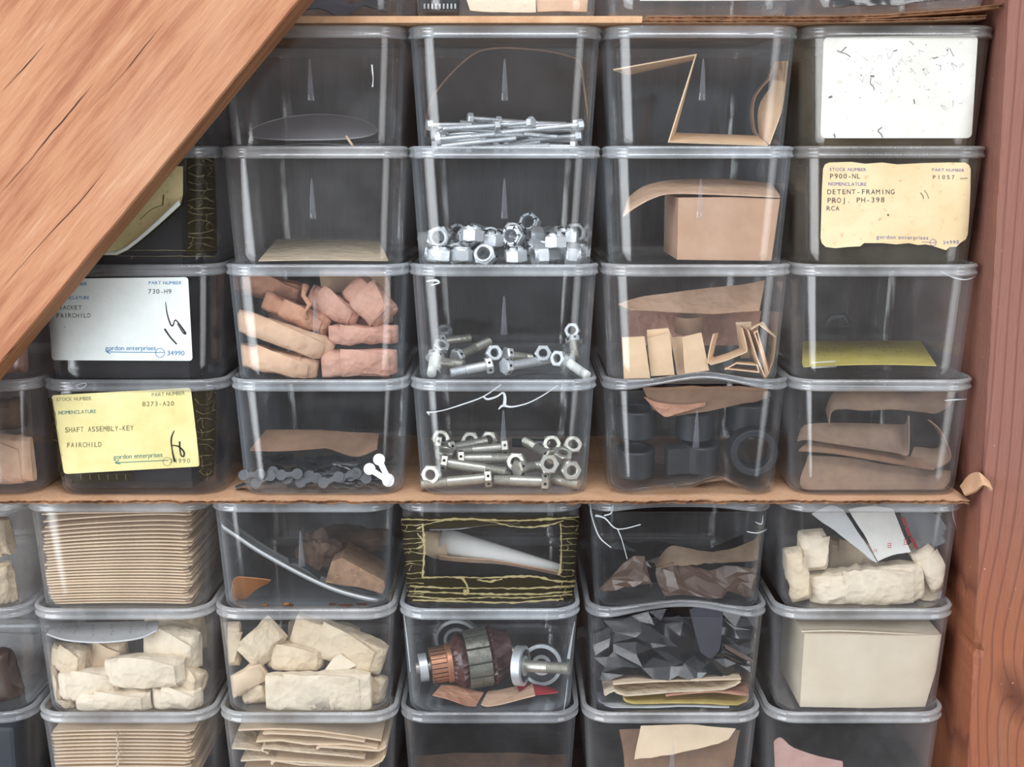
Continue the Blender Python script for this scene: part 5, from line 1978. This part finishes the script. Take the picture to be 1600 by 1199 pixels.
M_FOAM = paper('brown_foam', (112, 88, 72), (78, 60, 50), 0.95, 60)
M_SPONGE = paper('tan_sponge', (158, 128, 104), (130, 100, 80), 0.95, 90, (214, 176, 116))
lump('foam_piece', 'dark brown crumbling foam piece behind the clear strip', 'foam', (497, 862, 0.055), 0.016, 0.017, 0.015, M_FOAM, 3, 0.5, 0.2)
lump('foam_piece', 'dark foam lump at the back of the strip bin', 'foam', (550, 848, 0.095), 0.034, 0.014, 0.02, M_FOAM, 4, 0.4, 0.15)
o = put('sponge', outline([(508, 910), (518, 878), (534, 872), (560, 886), (582, 898), (600, 908), (602, 918), (598, 928), (560, 918), (528, 914)], 0.028, 0.075), M_SPONGE, 'tan sponge wedge lying on the clear strip at the right wall', 'sponge')
put('metal_tab', sheet([(452, 880), (462, 879), (470, 884), (486, 894), (500, 905)], [(450, 874), (462, 872), (474, 877), (490, 888), (502, 900)], 0.022, 0.026, 0.0012, m=2), M_DARKST, 'dark metal tab lying on the clear strip', 'metal tab')
put('amber_scrap', sheet([(357, 944), (362, 915), (372, 901), (424, 906)], [(362, 944), (384, 936), (400, 922), (420, 910)], 0.019, 0.035, 0.0006, n=3, m=3, crumple=0.001), M_AMBERF, 'torn amber film scrap at the lower left of the strip bin', 'film')
for i, (x, y, w) in enumerate(((414, 951, 6), (447, 948, 7), (452, 953, 9), (520, 951, 8), (540, 954, 12), (565, 954, 10))):
    lump('amber_crumb', 'small orange crumb on the floor of the bin with the clear strip', 'crumb', (x, y - 3, 0.020 + 0.003 * (i % 2)), w * 0.00045, 0.0016, 0.003, M_AMBERF, 20 + i, 0.5, 0.3, 'orange crumbs', 2)

# ---- B5 paper cone behind the tape
ca, cb = P(690, 846, 0.044), P(880, 889, 0.030)
bm = tube_bm([ca + (cb - ca) * (k / 10) for k in range(11)], [0.0125 * (1 - k / 10) + 0.0032 * k / 10 for k in range(11)], 20)
put('paper_cone', bm_mesh(bm, 'cone'), M_WHITE, 'white paper rolled into a long cone behind the yellow tape', 'paper cone')
put('paper_roll', bm_mesh(tube_bm([P(658, 846, 0.046), P(680, 852, 0.044), P(700, 852, 0.0436)], [0.009, 0.0115, 0.0132], 20), 'roll'), M_BUFF, 'tan paper wrapped round the wide end of the white cone', 'paper')
put('paper_edge', sheet([(686, 868), (730, 872), (780, 876), (872, 893)], [(686, 874), (730, 878), (790, 882), (872, 898)], 0.028, 0.032, 0.0008, n=3, m=2), M_PINKL, 'tan paper edge along the underside of the grey cone', 'paper')
put('grey_sheet', sheet([(671, 828), (720, 826), (760, 820), (812, 818)], [(680, 812), (720, 808), (760, 806), (804, 806)], 0.034, 0.07, 0.0008, n=2, m=3), M_GREYC, 'grey sheet under the rim of the taped bin', 'sheet')

# ---- C5 brown film
put('brown_film', sheet([(936, 924), (955, 899), (975, 880), (990, 872), (1006, 874), (1012, 890), (1021, 908), (1016, 916)], [(936, 926), (962, 920), (980, 917), (995, 914), (1002, 914), (1010, 914), (1018, 914), (1018, 918)], 0.026, 0.018, 0.0006, n=1, m=5, crumple=0.006, cscale=90, seed=8, smooth=False), M_BROWNF,
    'folded brown film forming a triangle at the left of the broken bin', 'film')
put('brown_film', sheet([(1024, 882), (1040, 862), (1060, 854), (1100, 862), (1150, 858), (1200, 832)], [(1026, 886), (1050, 884), (1080, 884), (1110, 880), (1150, 878), (1196, 874)], 0.036, 0.024, 0.0007, n=4, m=6, crumple=0.0022, cscale=50, seed=9, angle=30), paper('olive_paper', (132, 112, 92), (104, 86, 70), 0.6),
    'pale folded film lying across the middle of the broken bin', 'film')
put('brown_film', sheet([(1026, 886), (1080, 884), (1130, 890), (1196, 878)], [(1040, 930), (1100, 934), (1150, 934), (1196, 930)], 0.028, 0.018, 0.0006, n=4, m=5, crumple=0.007, cscale=80, seed=10, smooth=False), M_BROWNF,
    'dark brown crumpled film at the lower right of the broken bin', 'film')
put('brown_film', sheet([(925, 860), (990, 850), (1060, 846), (1200, 838)], [(930, 940), (1000, 938), (1080, 932), (1196, 934)], 0.10, 0.06, 0.0006, n=3, m=6, crumple=0.010, cscale=60, seed=14, smooth=False), M_BLACKF,
    'dark film filling the back of the broken bin', 'film')

# ---- D5 cream packets and printed bags
G = 'cream packets by the post'
packet('paper_packet', 'large cream wrapped packet at the front, with white bags resting on it', 'packet', (1262, 920, 0.034), (1440, 905, 0.03), 27, 0.013, M_CREAMW, G, 0.0022, (0.45, 0.98), 0.45, box=4)
packet('paper_packet', 'cream packet standing at the left of the white bags', 'packet', (1266, 828, 0.04), (1272, 890, 0.034), 21, 0.011, M_CREAMW, G, 0.0018, None)
packet('paper_packet', 'narrow cream packet at the left wall beneath the standing one', 'packet', (1236, 856, 0.03), (1252, 938, 0.026), 16, 0.010, M_CREAM, G, 0.0026, None)
packet('paper_packet', 'cream packet slanting down at the right wall', 'packet', (1436, 856, 0.036), (1474, 918, 0.03), 18, 0.011, M_CREAMW, G, 0.0022, None)
packet('paper_packet', 'small cream packet at the lower right beside the glass knob', 'packet', (1440, 905, 0.045), (1462, 944, 0.036), 18, 0.009, M_CREAM, G, 0.0026, None)
packet('paper_packet', 'cream packet at the back under the white bags', 'packet', (1280, 870, 0.07), (1370, 880, 0.07), 34, 0.014, M_CREAM, G, 0.0018, None)
packet('paper_packet', 'upper cream packet at the right, behind the slanting one', 'packet', (1430, 845, 0.066), (1466, 880, 0.06), 22, 0.011, M_CREAM, G, 0.0018, None)
G = 'white polythene bags'
put('white_bag', sheet([(1268, 803), (1300, 790), (1318, 797)], [(1360, 872), (1366, 876), (1372, 878)], 0.032, 0.0225, 0.0012, n=4, m=10, crumple=0.0016, seed=3), M_POLYW, 'folded white bag pointing down to the right, left of the printed one', 'bag', G)
wb = put('white_bag', sheet([(1326, 794), (1360, 792), (1396, 796)], [(1372, 876), (1395, 866), (1424, 861)], 0.030, 0.021, 0.0012, n=4, m=10, crumple=0.0014, seed=6), M_WHITE, 'white bag with red and blue print in the middle of the bin by the post', 'bag', G)
put('white_bag', sheet([(1404, 794), (1440, 794), (1468, 806)], [(1432, 862), (1466, 852), (1490, 842)], 0.038, 0.034, 0.0012, n=4, m=8, crumple=0.002, seed=7), M_POLY, 'clear bag with a red edge, right of the printed white bag', 'bag', G)
RS = plain('red_seal', (196, 70, 76), 0.6)
bm = bmesh.new()
for a, b in (((1410, 808), (1416, 822)), ((1416, 824), (1422, 838)), ((1424, 840), (1433, 858))):
    w = 3.2
    vs = [bm.verts.new(P(a[0] - w, a[1], 0.0275)), bm.verts.new(P(a[0] + w, a[1], 0.0275)), bm.verts.new(P(b[0] + w, b[1], 0.0265)), bm.verts.new(P(b[0] - w, b[1], 0.0265))]
    bm.faces.new(vs)
bmesh.ops.solidify(bm, geom=bm.faces[:], thickness=0.0006)
put('red_strip', bm_mesh(bm, 'strip', False), RS, 'red strip along the edge of the clear bag', 'strip')
for x, y, h in ((1365, 862, 5), (1387, 855, 9), (1412, 850, 10)):
    bm = bmesh.new()
    for k in range(3):
        for j in range(2):
            c = P(x + 3.2 * j, y - h / 2 + k * h / 3, 0.0192)
            s = S(x, y, 0.02)
            vs = [bm.verts.new(c + Vector((u * s, 0, v * s))) for u, v in ((0, 0), (2.2, 0.3), (2.2, h / 4.5), (0, h / 4.5 - 0.3))]
            bm.faces.new(vs)
    link('printed_lettering', centred(bm_mesh(bm, 'print', False), wb.location), M_RED, wb)
lump('glass_knob', 'round clear glass knob at the lower right of the bin by the post', 'knob', (1475, 933, 0.024), 0.0058, 0.0058, 0.0058, film('glass_knob', (190, 200, 208), 0.5, 0.08), 40, 0.0, 0.0, None, 3)

# ---- X6 packets and printed card
G = 'cream packets in the second bin below the shelf'
packet('paper_packet', 'long pale packet highest in its bin, right of the middle', 'packet', (168, 1048, 0.028), (292, 1046, 0.026), 23, 0.011, M_CREAMW, G, 0.0012, (0.1, 0.93), 0.5, box=4)
packet('paper_packet', 'pale packet level in the middle left, under the highest one', 'packet', (94, 1070, 0.026), (190, 1062, 0.032), 21, 0.011, M_CREAMW, G, 0.0012, (0.05, 0.9), 0.5, box=4)
packet('paper_packet', 'pale packet lowest in the middle of its bin', 'packet', (121, 1096, 0.022), (238, 1092, 0.022), 15, 0.009, M_CREAMW, G, 0.0016, (0.02, 0.95), 0.5, box=4)
packet('paper_packet', 'cream packet with bunched end at the lower right of its bin', 'packet', (240, 1088, 0.028), (316, 1094, 0.026), 22, 0.011, M_CREAMW, G, 0.0026, None)
packet('paper_packet', 'cream packet with a rolled open end at the right wall', 'packet', (286, 1052, 0.036), (318, 1068, 0.028), 17, 0.010, M_CREAM, G, 0.0022, None)
packet('paper_packet', 'cream packet under the left end of the printed card', 'packet', (84, 1022, 0.04), (136, 1034, 0.034), 22, 0.011, M_CREAM, G, 0.0022, None)
packet('paper_packet', 'narrow cream packet standing at the left wall', 'packet', (68, 1040, 0.032), (92, 1098, 0.026), 15, 0.009, M_CREAM, G, 0.0026, None)
packet('paper_packet', 'cream packet behind the printed card at the upper right', 'packet', (228, 1010, 0.044), (314, 1016, 0.04), 32, 0.012, M_CREAMW, G, 0.0018, None)
packet('paper_packet', 'tan shaded packet in the middle under the printed card', 'packet', (138, 1026, 0.05), (200, 1024, 0.05), 24, 0.011, M_BUFF, G, 0.0018, None)
packet('paper_packet', 'small cream packet in the lower left corner of its bin', 'packet', (78, 1102, 0.026), (120, 1100, 0.026), 12, 0.008, M_CREAM, G, 0.0022, None)
packet('paper_packet', 'cream packet at the back under the rim', 'packet', (230, 990, 0.075), (320, 985, 0.075), 28, 0.012, M_CREAM, G, 0.002, None)
pf = [(73, 990), (100, 999), (140, 1003), (180, 1002), (220, 996), (246, 984)]
pb_ = [(86, 975), (110, 974), (140, 973), (180, 972), (220, 971), (248, 970)]
pc = put('printed_card', sheet(pf, pb_, 0.020, 0.062, 0.0007, n=3, m=5), M_GREYC, 'grey card with faint print bowed over the cream packets', 'card')
rnd = random.Random(8)
bm = bmesh.new()
for i in range(6):
    u = 0.12 + 0.15 * i
    k = int(u * 5)
    f = u * 5 - k
    for r in range(4):
        t = 0.25 + 0.16 * r
        fx, fy = pf[k][0] + (pf[k + 1][0] - pf[k][0]) * f, pf[k][1] + (pf[k + 1][1] - pf[k][1]) * f
        bx, by = pb_[k][0] + (pb_[k + 1][0] - pb_[k][0]) * f, pb_[k][1] + (pb_[k + 1][1] - pb_[k][1]) * f
        A, B = P(fx, fy, 0.020), P(bx, by, 0.062)
        p = A.lerp(B, t) + Vector((rnd.uniform(-0.001, 0.001), -0.0008, 0.0018))
        d = (B - A).normalized() * 0.003
        e = Vector((0.0045, 0, 0.0003))
        bm.faces.new([bm.verts.new(p + q) for q in (Vector(), e * 0.5, e * 0.5 + d * 0.5, d * 0.5)])
link('printed_lettering', centred(bm_mesh(bm, 'print', False), pc.location), M_PRINT, pc)
put('card_edging', bm_mesh(tube_bm([P(x, y + 1, 0.0195) for x, y in catmull(pf, 4)], 0.0009, 6), 'rim'), M_GREYC, 'rounded grey edge along the front of the printed card', 'edging')

# ---- A6 packets
G = 'cream packets beside the motor bin'
packet('paper_packet', 'large flat cream packet at the front of the bin beside the motor', 'packet', (417, 1085, 0.022), (580, 1082, 0.022), 35, 0.008, M_CREAMW, G, 0.0012, None, 0.6, box=6)
packet('paper_packet', 'long cream packet slanting down to the right wall at the top', 'packet', (460, 980, 0.045), (600, 1032, 0.034), 26, 0.011, M_CREAM, G, 0.0012, None, 0.5, box=4)
packet('paper_packet', 'cream packet lying level behind the large flat one', 'packet', (418, 1022, 0.04), (508, 1026, 0.04), 18, 0.010, M_CREAM, G, 0.0012, (0.04, 0.96), 0.5, box=4)
packet('paper_packet', 'cream packet rising to the top left with an open rolled end', 'packet', (384, 1030, 0.028), (434, 978, 0.045), 24, 0.011, M_CREAM, G, 0.0014, None, 0.7)
packet('paper_packet', 'upright cream packet at the upper left wall', 'packet', (363, 972, 0.045), (362, 1040, 0.034), 14, 0.009, M_CREAM, G, 0.0014, None)
packet('paper_packet', 'pointed cream packet at the lower left, slanting up', 'packet', (356, 1078, 0.022), (412, 1042, 0.03), 15, 0.008, M_BUFF, G, 0.0012, None, 0.7)
packet('paper_packet', 'small cream packet half under the large flat one', 'packet', (378, 1080, 0.034), (420, 1074, 0.034), 18, 0.009, M_CREAM, G, 0.0018, None)
packet('paper_packet', 'cream packet at the right wall behind the large flat one', 'packet', (572, 1072, 0.04), (602, 1080, 0.036), 22, 0.009, M_CREAM, G, 0.0022, None)
put('paper_corner', sheet([(504, 1052), (520, 1030), (532, 1022), (558, 1040)], [(507, 1054), (520, 1053), (535, 1050), (556, 1041)], 0.026, 0.024, 0.001, m=3, crumple=0.0006), M_CREAMW, 'pointed cream paper corner above the large flat packet', 'paper')
packet('paper_packet', 'cream packet in the back behind the slanting one', 'packet', (450, 1000, 0.085), (560, 1010, 0.085), 34, 0.012, M_BUFF, G, 0.0016, None)

# ---- B6 motor armature
M_COPPER = metal('copper', (200, 142, 112), 0.4, 0.3, metallic=0.6)
M_LAM = metal('laminations', (150, 150, 138), 0.45, 0.6, (70, 70, 66), metallic=0.6)
M_WIND = plain('varnished_winding', (92, 58, 56), 0.32, 0.6, 0.5, 90)
pa, pb2 = P(650, 1045, 0.047), P(828, 1014, 0.065)
axis = (pb2 - pa).normalized()
arm = empty('motor_armature', pa, 'motor armature with copper commutator and dark red windings lying across its bin', 'motor armature')
orient(arm, pa, axis, 0.35)
k = S(720, 1040, 0.05)
link('end_bearing', bm_mesh(lathe_bm([(0.006, 0.003), (0.0125, 0.003), (0.0125, 0.010), (0.006, 0.010)], 28), 'bearing', True, 40), M_ZINC, arm)
co = link('commutator', bm_mesh(lathe_bm([(0.014, 0.013), (0.0162, 0.0135), (0.0162, 0.027), (0.0175, 0.028), (0.0175, 0.032)], 48), 'commutator', True, 40), M_COPPER, arm)
bm = bmesh.new()
for i in range(24):
    m = Matrix.Rotation(i * pi / 12, 4, 'Z')
    bmesh.ops.create_cube(bm, size=1.0, matrix=m @ Matrix.Translation((0.0160, 0, 0.0202)) @ Matrix.Diagonal((0.0008, 0.0007, 0.0136, 1)))
link('commutator_groove', bm_mesh(bm, 'groove', False), M_HOLE, co)


def core():
    bm = bmesh.new()
    n, prof = 12, []
    for i in range(n):
        a0 = 2 * pi * i / n
        for f, r in ((0.04, 0.0255), (0.3, 0.0260), (0.5, 0.0261), (0.7, 0.0260), (0.90, 0.0255), (0.91, 0.0220), (1.03, 0.0220)):
            prof.append((r * cos(a0 + f * 2 * pi / n), r * sin(a0 + f * 2 * pi / n)))
    rs = [[bm.verts.new((x, y, z)) for x, y in prof] for z in (0.045, 0.0655)]
    bridge(bm, *rs)
    bm.faces.new(rs[0])
    bm.faces.new(rs[1])
    return bm_mesh(bm, 'core', True, 30)


link('laminated_core', core(), M_LAM, arm)


def windings(z0, z1, r0, r1, seed):
    bm = lathe_bm([(0.010, z0), (r0 * 0.85, z0), (r0, z0 + (z1 - z0) * 0.2), (r1, z0 + (z1 - z0) * 0.55), (r1 * 0.92, z1 - 0.001), (0.010, z1)], 48)
    bmesh.ops.subdivide_edges(bm, edges=bm.edges[:], cuts=1)
    for v in bm.verts:
        a = atan2(v.co.y, v.co.x)
        q = Vector((cos(a) * 3, sin(a) * 3, v.co.z * 160 + seed))
        s = 1 + 0.06 * sin(a * 24 + v.co.z * 500) + 0.10 * noise.noise(q)
        v.co.x *= s
        v.co.y *= s
    return bm_mesh(bm, 'winding', True, 40)


link('winding', windings(0.032, 0.046, 0.020, 0.0235, 1), M_WIND, arm)
link('winding', windings(0.065, 0.086, 0.0255, 0.0215, 5), M_WIND, arm)
link('shaft', bm_mesh(lathe_bm([(0.0052, 0.0), (0.0052, 0.016), (0.006, 0.018), (0.006, 0.088), (0.0045, 0.089), (0.0045, 0.093)], 18), 'shaft', True, 40), M_STEEL, arm)


def bearing(label, p, d, R, r, h, group='bearings in the motor bin'):
    a = P(*p)
    root = empty('ball_bearing', a, label, 'bearing', group)
    orient(root, a, d)
    t = (R - r)
    link('outer_race', bm_mesh(lathe_bm([(R - t * 0.25, 0), (R, 0.0008), (R, h - 0.0008), (R - t * 0.25, h)], 36, closed=True), 'race', True, 40), M_ZINC, root)
    link('shield', bm_mesh(lathe_bm([(r + t * 0.2, h * 0.2), (R - t * 0.2, h * 0.2), (R - t * 0.2, h * 0.8), (r + t * 0.2, h * 0.8)], 36, closed=True), 'shield', True, 40), M_DARKST, root)
    link('inner_race', bm_mesh(lathe_bm([(r, 0), (r + t * 0.25, 0), (r + t * 0.25, h), (r, h)], 30, closed=True), 'race', True, 40), M_ZINC, root)
    return root


bd = Vector((0.93, -0.30, 0.06)).normalized()
bearing('silver bearing on a threaded stub to the right of the armature', (806, 1040, 0.040), bd, 0.0175, 0.006, 0.009)
st = P(808, 1040, 0.040)
bolt('threaded stub through the silver bearing', st + bd * 0.008, st + bd * 0.048, 0.0075, 0.0052, 0.004, M_STEEL, None, 0.5, False, name='threaded_stub', cat='stub')
bearing('second bearing facing out behind the threaded stub', (846, 1040, 0.062), (0.15, 1, -0.2), 0.0185, 0.006, 0.008)
bearing('dark bearing at the back above the armature', (714, 1002, 0.11), (0.1, 1, 0.1), 0.021, 0.010, 0.009)
put('brown_paper', sheet([(676, 1086), (700, 1092), (728, 1102), (744, 1103)], [(690, 1070), (715, 1072), (745, 1080), (756, 1082)], 0.020, 0.045, 0.0009, m=4, n=3), M_TANG, 'tan paper fold under the left of the armature', 'paper')
put('brown_paper', sheet([(752, 1100), (762, 1103), (786, 1099), (812, 1092), (836, 1086)], [(762, 1080), (780, 1078), (800, 1074), (818, 1070), (832, 1068)], 0.020, 0.05, 0.0012, m=4, n=3), M_PINKL, 'tan paper with pointed end under the right of the armature', 'paper')
put('red_scrap', sheet([(814, 1088), (836, 1086), (856, 1084), (872, 1082)], [(806, 1068), (828, 1068), (850, 1072), (868, 1076)], 0.028, 0.05, 0.0006, m=3, n=2), M_RED, 'red printed scrap beside the pointed tan paper', 'scrap')

# ---- C6 black film above flat packs
put('black_film', sheet([(925, 966), (990, 960), (1060, 956), (1130, 956), (1196, 962)], [(930, 1066), (1000, 1060), (1060, 1056), (1130, 1056), (1188, 1052)], 0.030, 0.022, 0.0006, n=3, m=8, crumple=0.011, cscale=70, seed=31, smooth=False), M_BLACKF,
    'crumpled shiny black film filling the upper half of the warped bin', 'film')
put('film_fold', sheet([(1076, 953), (1100, 948), (1131, 957)], [(1094, 1020), (1110, 1030), (1124, 1016)], 0.0165, 0.0165, 0.0005, n=4, m=8, crumple=0.0010, angle=25), plain('grey_film', (72, 72, 80), 0.35), 'flat grey fold of film sticking up behind the warped rim', 'film')
put('brown_scrap', sheet([(1132, 1008), (1150, 1016), (1180, 1034)], [(1134, 1014), (1158, 1028), (1182, 1038)], 0.020, 0.019, 0.0006, n=3, m=3), M_BROWNF, 'brown film scrap to the right of the black film', 'film')
G = 'flat packs under the black film'
for lab, f, b, m, y0 in (
        ('topmost tan flat pack directly under the black film', [(958, 1068), (1020, 1064), (1090, 1062), (1158, 1060)], [(970, 1060), (1030, 1058), (1090, 1054), (1150, 1050)], M_BUFF, 0.024),
        ('cream flat pack with crimped left corner', [(944, 1086), (960, 1078), (978, 1086), (1050, 1080), (1130, 1076), (1156, 1064)], [(952, 1078), (968, 1068), (985, 1074), (1050, 1070), (1130, 1066), (1154, 1056)], M_CREAM, 0.0205),
        ('orange tinted flat pack at the right, third from the top', [(1040, 1086), (1080, 1082), (1120, 1080), (1154, 1084), (1176, 1086)], [(1050, 1078), (1090, 1072), (1120, 1070), (1150, 1072), (1168, 1076)], M_TANG, 0.0185),
        ('yellow edged flat pack second from the bottom', [(976, 1092), (990, 1098), (1050, 1097), (1110, 1098), (1152, 1100), (1176, 1088)], [(986, 1086), (1000, 1089), (1050, 1088), (1110, 1090), (1150, 1090), (1172, 1082)], paper('yellowish_paper', (206, 186, 112), (186, 160, 90)), 0.0175)):
    put('flat_pack', sheet(f, None, 0.019, 0.08, 0.0016, n=2, m=3), m, lab, 'flat pack', G)
put('clear_bag', sheet([(930, 1096), (940, 1104), (1000, 1106), (1060, 1103), (1140, 1106)], [(934, 1090), (944, 1096), (1000, 1097), (1060, 1096), (1136, 1098)], 0.0170, 0.05, 0.001, n=3, m=3, crumple=0.0006), M_POLYW, 'clear polythene bag lowest in the pile under the black film', 'bag')

# ---- D6 cream box, D7 pink paper, C7 torn paper, A7 flat packs
put('carton', outline([(1257, 991), (1320, 992), (1400, 994), (1474, 993), (1471, 1050), (1465, 1108), (1360, 1107), (1250, 1105), (1253, 1050)], 0.017, 0.10), M_CCART, 'big cream cardboard box in the dusty bin next to the post', 'carton')
put('loose_card', sheet([(1252, 986), (1300, 985), (1340, 986), (1400, 989), (1474, 992)], [(1256, 978), (1300, 976), (1340, 976), (1400, 978), (1470, 980)], 0.020, 0.06, 0.0012, n=3, m=3), M_CCART, 'loose cream card lying on top of the big cream box', 'card')
put('pink_paper', sheet([(1208, 1160), (1214, 1154), (1222, 1153), (1240, 1168), (1280, 1182), (1316, 1190)], [(1208, 1222), (1220, 1222), (1240, 1222), (1270, 1222), (1300, 1222), (1320, 1222)], 0.018, 0.0185, 0.0009, n=3, m=5, crumple=0.0005), paper('pink_card', (204, 168, 160), (190, 150, 142)), 'pink card in the bottom bin next to the post', 'card')
put('torn_tan_paper', sheet([(1000, 1135), (1040, 1132), (1090, 1134), (1150, 1138)], [(992, 1186), (1050, 1180), (1100, 1168), (1138, 1156)], 0.026, 0.018, 0.0008, n=4, m=6, crumple=0.0014, seed=6), M_BUFF, 'torn tan paper leaning in the bottom bin under the black film', 'paper')
put('dark_paper', sheet([(968, 1140), (1050, 1138), (1156, 1142)], [(980, 1222), (1050, 1222), (1140, 1222)], 0.036, 0.03, 0.0008, n=3, m=6, crumple=0.002, seed=9), M_BROWNP, 'brown paper behind the torn tan one in the bottom bin', 'paper')
put('dark_sheet', sheet([(640, 1180), (760, 1176), (890, 1180)], [(640, 1224), (760, 1224), (886, 1224)], 0.06, 0.03, 0.001, n=3, m=4, crumple=0.002, seed=4), paper('dark_brown', (96, 74, 60), (70, 54, 46)), 'dark brown sheet low in the bin under the motor armature', 'sheet')
G = 'flat cream packs in the bottom bin'
fl = [('topmost flat cream pack in the bottom bin', [(372, 1140), (430, 1138), (500, 1142), (596, 1156)], [(376, 1130), (430, 1128), (500, 1130), (590, 1140)], 0.024),
      ('second flat cream pack, folded edge to the left', [(410, 1148), (420, 1145), (500, 1149), (570, 1158)], [(416, 1142), (430, 1140), (500, 1142), (566, 1150)], 0.021),
      ('thin cream pack with a stained right end', [(400, 1158), (440, 1156), (480, 1162), (540, 1162), (590, 1168)], [(410, 1150), (450, 1150), (490, 1154), (540, 1154), (586, 1158)], 0.0205),
      ('cream pack at the right, fourth from the top', [(495, 1172), (500, 1166), (560, 1170), (592, 1172), (602, 1164)], [(500, 1164), (510, 1160), (560, 1162), (590, 1163), (600, 1158)], 0.0185),
      ('long pale pack reaching the left wall', [(354, 1172), (362, 1168), (410, 1172), (420, 1178)], [(360, 1164), (370, 1160), (410, 1164), (420, 1170)], 0.0195),
      ('pale pack in the middle of the bottom bin', [(410, 1176), (412, 1168), (470, 1174), (540, 1180), (570, 1184)], [(416, 1168), (420, 1162), (470, 1166), (540, 1172), (566, 1176)], 0.0178),
      ('lower pale pack slanting to the right', [(376, 1188), (420, 1186), (470, 1194), (560, 1196)], [(382, 1180), (424, 1178), (474, 1184), (556, 1188)], 0.0185),
      ('lowest visible pack at the right wall', [(424, 1196), (430, 1188), (500, 1192), (580, 1196), (600, 1180)], [(430, 1190), (440, 1182), (500, 1186), (580, 1188), (596, 1174)], 0.0175),
      ('pack under the frame edge in the bottom bin', [(378, 1206), (440, 1204), (520, 1206), (590, 1204)], [(382, 1196), (440, 1196), (520, 1198), (586, 1196)], 0.0185)]
for lab, f, b, y0 in fl:
    put('flat_pack', sheet(f, None, y0, y0 + 0.08, 0.0017, n=2, m=3), M_CREAM if 'pale' in lab else M_BUFF, lab, 'flat pack', G)

# ---- things in the bins of the upper shelf
put('dark_cloth', sheet([(420, 3), (520, -4), (560, 6), (590, -6), (606, 2)], [(420, 18), (520, 16), (560, 16), (590, 15), (606, 15)], 0.08, 0.05, 0.001, n=8, m=10, crumple=0.002, cscale=50, seed=3, angle=14, fold=(0.010, 0.026)), plain('slate_film', (92, 98, 112), 0.3), 'bluish grey crumpled film in the upper shelf bin beside the board', 'film')
put('cream_paper', sheet([(720, -20), (780, -22), (836, -18)], [(734, 18), (786, 19), (838, 18)], 0.022, 0.018, 0.001, n=4, m=6, crumple=0.0014), M_CREAMW, 'cream paper at the front of the upper shelf bin with the ribbed part', 'paper')
put('tan_paper', sheet([(836, -12), (880, -14), (920, -12)], [(840, 18), (880, 17), (918, 18)], 0.024, 0.02, 0.0012, n=4, m=4, crumple=0.0008), M_PINKL, 'tan paper at the right of the cream paper on the upper shelf', 'paper')
o = put('ribbed_part', bm_mesh(box_bm(P(655, 10, 0.03).x, P(716, 10, 0.03).x, 0.03, 0.06, P(0, 20, 0.03).z, P(0, -20, 0.03).z, bevel=0.002), 'block', False), M_RUBBER, 'black ribbed part at the left of the upper shelf bin', 'part')
for i in range(9):
    x = P(662 + 6 * i, 10, 0.0295).x
    link('rib', centred(bm_mesh(box_bm(x, x + 0.0014, 0.0285, 0.0305, P(0, 14, 0.03).z, P(0, 6, 0.03).z, bevel=0.0003), 'rib', False), o.location), M_ZINC, o)
put('white_card', sheet([(1000, -24), (1100, -24), (1236, -22)], [(1000, 1), (1100, 1), (1236, 0)], 0.018, 0.017, 0.001, m=2), M_WHITE, 'white card at the front of the upper shelf bin, third from the board', 'card')
put('black_film', sheet([(1300, -20), (1360, -24), (1420, -20), (1520, -24)], [(1300, 8), (1360, 8), (1420, 6), (1510, -2)], 0.03, 0.022, 0.001, n=10, m=10, crumple=0.002, cscale=60, seed=5, angle=14, fold=(0.009, 0.025)), M_BLACKF, 'shiny black film in the upper shelf bin next to the post', 'film')


# ------------------------------------------------------------------ nothing reaches through a bin's walls: loose papers and cards are pressed to them
def confine(key, o):
    b = BINS[key].location
    rot = BINS[key].rotation_euler.y
    if abs(rot) > 1e-6:
        return
    mw = o.matrix_world if o.parent else Matrix.Translation(o.location)
    org = parent_origin(o)
    for v in o.data.vertices:
        p = v.co + org - b
        z0 = 0.0025
        if WARP[key]:
            z0 += 0.0012 + max(0.0, WARP[key](Vector((p.x, p.y, 0.0)), 'body').z)
        p.z = max(p.z, z0 + 0.02 * max(0.0, 0.0))
        zz = min(max(p.z, 0.0), LIP)
        i = ins(zz) + 0.0023 + 0.0005
        if p.z < 0.008:
            i += 0.003 * (0.008 - p.z) / 0.008 + 0.001
        if p.z > LIP - 0.001:
            i = max(i, 0.0052)
        w, d, r = (BW / 2 - i) * SX[key], BD / 2 - i, 0.0222
        sx_, sy_ = (1 if p.x > 0 else -1), (1 if p.y > 0 else -1)
        ax_, ay_ = abs(p.x), abs(p.y)
        ax_, ay_ = min(ax_, w), min(ay_, d)
        cx_, cy_ = w - r, d - r
        if ax_ > cx_ and ay_ > cy_:
            h = Vector((ax_ - cx_, ay_ - cy_))
            if h.length > r:
                h *= r / h.length
                ax_, ay_ = cx_ + h.x, cy_ + h.y
        v.co = Vector((sx_ * ax_, sy_ * ay_, p.z)) + b - org


def bin_of(c):
    for key, r in BINS.items():
        q = c - r.location
        if abs(q.x) < BW / 2 + 0.004 and abs(q.y) < BD / 2 and -0.004 < q.z < BH:
            return key
    return None


bpy.context.view_layer.update()
for o in list(COL.objects):
    if o.parent is None and o.type == "MESH" and o.data.users == 1 and o.get("category") and o.rotation_mode != "QUATERNION" and Vector(o.rotation_euler).length < 1e-6:
        if o.get('category') in ('post', 'board', 'cardboard sheet'):
            continue
        c = o.location + sum((Vector(k) for k in o.bound_box), Vector()) / 8
        key = bin_of(c)
        if key and key[1] != '0':
            confine(key, o)
            for ch in o.children:
                if ch.type == 'MESH' and ch.data.users == 1:
                    confine(key, ch)
